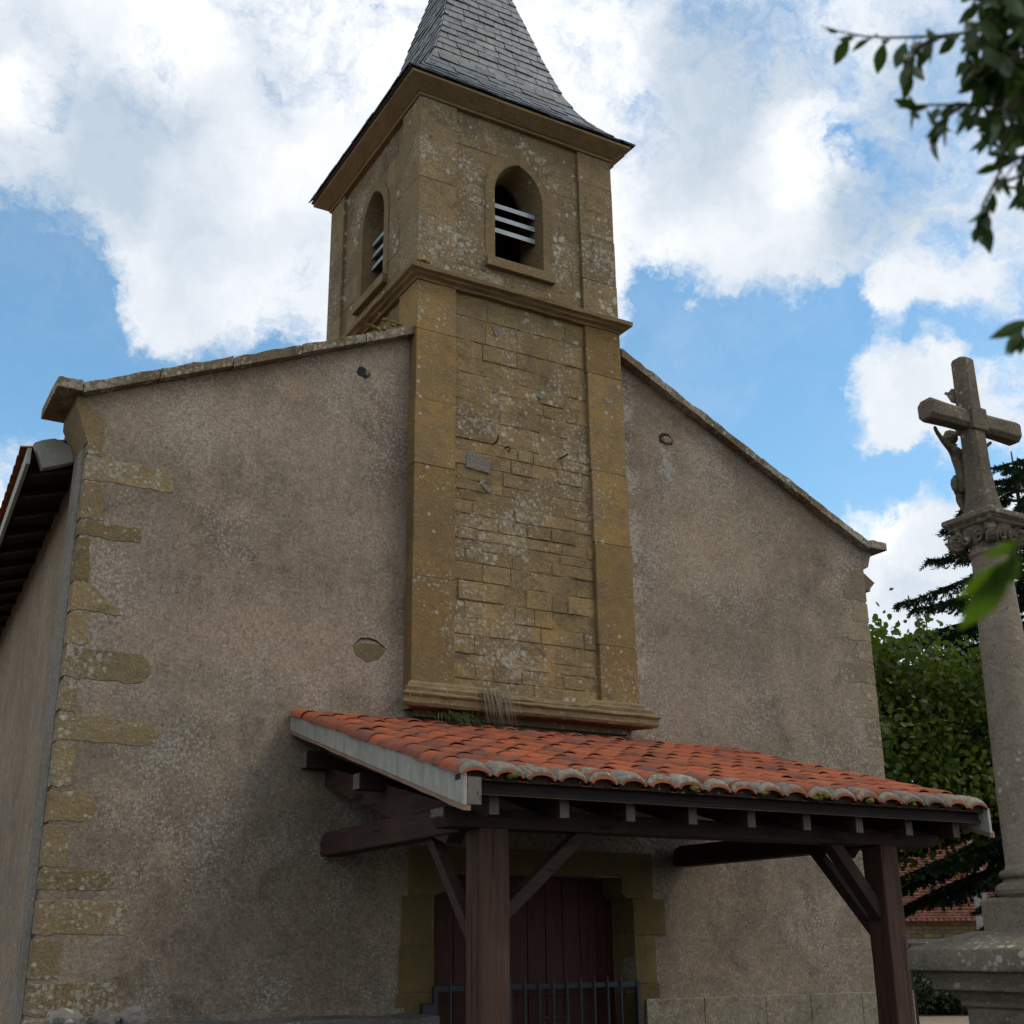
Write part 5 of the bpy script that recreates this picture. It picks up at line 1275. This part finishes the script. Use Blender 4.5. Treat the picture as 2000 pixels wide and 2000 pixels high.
# ------------------------------------------------------------------ ground to the right: house, pole, garden wall, bush
def far_things():
    F_ = Vector((0.4687, 0.8231, 0)).normalized(); X_ = Vector((F_.y, -F_.x, 0))
    HO = thing('stone_house', 'low stone house with old red tiled roof seen under the tree boughs', 'house', (26.0, 17.2, G))
    c = Vector((26.0, 17.2, 0))
    ang = math.atan2(X_.y, X_.x); HO.rotation_euler = (0, 0, ang)
    def lb(name, verts, faces, mat, smooth=False, parent=HO):
        me = bpy.data.meshes.new(name); me.from_pydata(verts, [], faces); me.materials.append(MAT[mat]); o = bpy.data.objects.new(name, me); COL.objects.link(o); o.parent = parent; return o
    ze = 2.13   # eave above ground
    bx = lambda x0, x1, y0, y1, z0, z1: ([(x, y, z) for z in (z0, z1) for y in (y0, y1) for x in (x0, x1)], [(0, 1, 3, 2), (4, 6, 7, 5), (0, 4, 5, 1), (2, 3, 7, 6), (0, 2, 6, 4), (1, 5, 7, 3)])
    lb('wall', *bx(-9, 8, 0, 8, 0, ze), 'farstone')
    lb('wall', [(-9, .01, ze), (-9, 7.99, ze), (-9, 4, ze + 3.2), (8, .01, ze), (8, 7.99, ze), (8, 4, ze + 3.2)], [(0, 1, 2), (5, 4, 3)], 'farstone')
    v, f = [], []; n = 40
    for s in (0, 1):
        for i in range(n):
            a, b_ = i / n, (i + 1.15) / n
            ya, yb = (-.25 + 4.25 * a, -.25 + 4.25 * b_); za, zb2 = ze - .12 + 3.42 * a, ze - .12 + 3.42 * b_
            if s: ya, yb = 8 - ya, 8 - yb
            k = len(v); v += [(-9.3, ya, za + .04), (8.3, ya, za + .04), (8.3, yb, zb2), (-9.3, yb, zb2), (-9.3, ya, za), (8.3, ya, za)]
            f += [(k, k + 1, k + 2, k + 3), (k + 4, k + 5, k + 1, k)]
    rf = lb('roof', v, f, 'fartile')
    v, f = [], []
    for i in range(110):
        x = -9.2 + i * .16; k = len(v)
        for q in range(6):
            a = pi * q / 5; v += [(x + .07 * cos(a), -.42, ze - .22 + .06 * sin(a)), (x + .07 * cos(a), -.1, ze - .08 + .06 * sin(a))]
        for q in range(5): f.append((k + 2 * q, k + 2 * q + 2, k + 2 * q + 3, k + 2 * q + 1))
    lb('eave_tiles', v, f, 'fartile', parent=rf)
    lb('window', *bx(4.2, 5.0, -.03, .1, .9, 1.8), 'dark')
    # concrete pole with slots
    PL = thing('concrete_pole', 'grey slotted concrete pole standing in front of the stone house', 'pole', (20.83, 11.40, G)); PL.rotation_euler = (0, 0, ang)
    bm = B(); w, t = .15, .09; H = 4.6
    for s in (-1, 1):
        prism(bm, [(s * w, 0), (s * (w - .06), 0), (s * (w * .7 - .05), H), (s * w * .7, H)], 'xz', -t, t)
    for i in range(9):
        z = i * .56; ww = w * (1 - .3 * z / H) - .03
        box(bm, -ww, ww, -t + .004, t - .004, z, z + .26)
    me = bpy.data.meshes.new('shaft'); bm.to_mesh(me); bm.free(); me.materials.append(MAT['concrete']); o = bpy.data.objects.new('shaft', me); COL.objects.link(o); o.parent = PL
    # low garden wall with iron stakes
    GW = thing('garden_wall', 'low grey garden wall with short iron stakes in front of the house', 'wall', (19.0, 11.45, G)); GW.rotation_euler = (0, 0, ang)
    lb('wall', *bx(-4, 5, 0, .25, 0, 1.36), 'grey_stone', parent=GW); lb('wall_cap', *bx(-4.03, 5.03, -.04, .29, 1.362, 1.45), 'grey_stone', parent=GW)
    for i in range(9):
        x = -3.4 + i * .95
        bm = B(); tube(bm, [(x, .12, 1.45), (x, .12, 1.63), (x, .12, 1.70)], [.02, .02, .005], 6); me = bpy.data.meshes.new('iron_stake'); bm.to_mesh(me); bm.free(); me.materials.append(MAT['iron']); o = bpy.data.objects.new('iron_stake', me); COL.objects.link(o); o.parent = GW
    # evergreen bush
    BU = thing('evergreen_bush', 'dark evergreen bush on the gravel between the porch post and the cross pedestal', 'bush', (17.2, 10.2, G))
    r = random.Random(31); V, Fc = [], []; bt = B(); base = Vector((17.2, 10.2, G))
    for lob in ((0, 0, .55, .9, .55), (-.8, .4, .75, .9, .75), (.75, -.4, .3, .8, .32), (-1.6, .8, .6, .9, .6)):
        cx, cy, cz, rx, rz = lob
        for i in range(3200):
            d = rv(r); k = r.uniform(.7, 1.08); p = base + Vector((cx + d.x * rx * k, cy + d.y * rx * k, max(.02, cz + d.z * rz * k)))
            L = r.uniform(.07, .12); v, f2 = leaf_verts(p, (d + rv(r)).normalized(), rv(r), L, L * .5, .2, .1); b = len(V); V.extend(v); Fc.extend([tuple(q + b for q in x) for x in f2])
        for i in range(10): tube(bt, [base + Vector((cx * .5, cy * .5, 0)), base + Vector((cx + r.uniform(-.5, .5), cy + r.uniform(-.5, .5), cz + r.uniform(0, .4)))], [.02, .004], 5)
    raw('foliage', V, Fc, 'bush_leaf', BU); obj('branches', bt, 'bark', BU)
far_things()

# ------------------------------------------------------------------ small things at the foot and on the ledge of the church
def small():
    def ledge():
        bm = B(); n = 12; pts = [(-1.80, G), (0.75, G)] + [(0.75 - 2.55 * i / n, 1.225 + R.uniform(-.012, .012)) for i in range(n + 1)]
        prism(bm, pts, 'xz', -0.62, -0.05); o = obj('stone_ledge', bm, 'grey_stone', bevel=0.012)
        o['label'] = 'low grey stone ledge built along the foot of the left church wall'; o['category'] = 'ledge'
    ledge()
    st = [((-1.70, -0.40, 1.265), (.115, .12, .075), 1.0, 'grey loose stone, leftmost on the ledge at the church corner'),
          ((-1.475, -0.36, 1.262), (.10, .11, .06), 2.4, 'small flat grey stone between two bigger stones on the ledge'),
          ((-1.295, -0.40, 1.275), (.095, .10, .075), 3.7, 'pale lichened stone, rightmost and roundest on the church ledge')]
    for c, s, seed, lab in st:
        bm = B(); rock(bm, c, s, seed, 4, 0.35); o = obj('loose_stone', bm, 'grey_stone', smooth=True)
        o['label'] = lab; o['category'] = 'stone'; o['group'] = 'loose stones on the ledge'
    # dry grass tuft hanging over the base moulding, green weed beside it
    def tuft(name, lab, P, n, mat, fx, seed, hang, L, wm=1.0):
        r = random.Random(seed); V, Fc = [], []
        for i in range(n):
            p = Vector(P) + Vector((r.gauss(0, fx), r.uniform(-.03, .0), r.uniform(-.01, .02)))
            out = Vector((r.gauss(0, .45), -1, r.uniform(-.2, 1.3))).normalized(); ln = L * r.uniform(.25, 1.15); w = r.uniform(.0012, .0028) * wm; q = []
            for k in range(6):
                f = k / 5; c = p + out * (ln * .38 * f * (1 if hang else 1.8)) + Vector((0, 0, (-ln * .95 * f * f) if hang else (-ln * .55 * f * f)))
                q.append(c)
            b = len(V)
            for k, c in enumerate(q): ww = w * (1 - k / 6); V += [c - Vector((ww, 0, 0)), c + Vector((ww, 0.001, 0))]
            for k in range(5): a = b + 2 * k; Fc.append((a, a + 1, a + 3, a + 2))
        o = raw(name, V, Fc, mat); o['label'] = lab; o['category'] = 'plant'
    tuft('dry_grass_tuft', 'straw coloured dry grass hanging over the tower base moulding', (1.39, -0.235, 3.62), 190, 'dry', .075, 3, True, .36, 1.2)
    tuft('weed_tuft', 'small green weed growing under the tower base moulding', (1.08, -0.20, 3.40), 220, 'weed_leaf', .075, 4, False, .20, 2.2)
small()
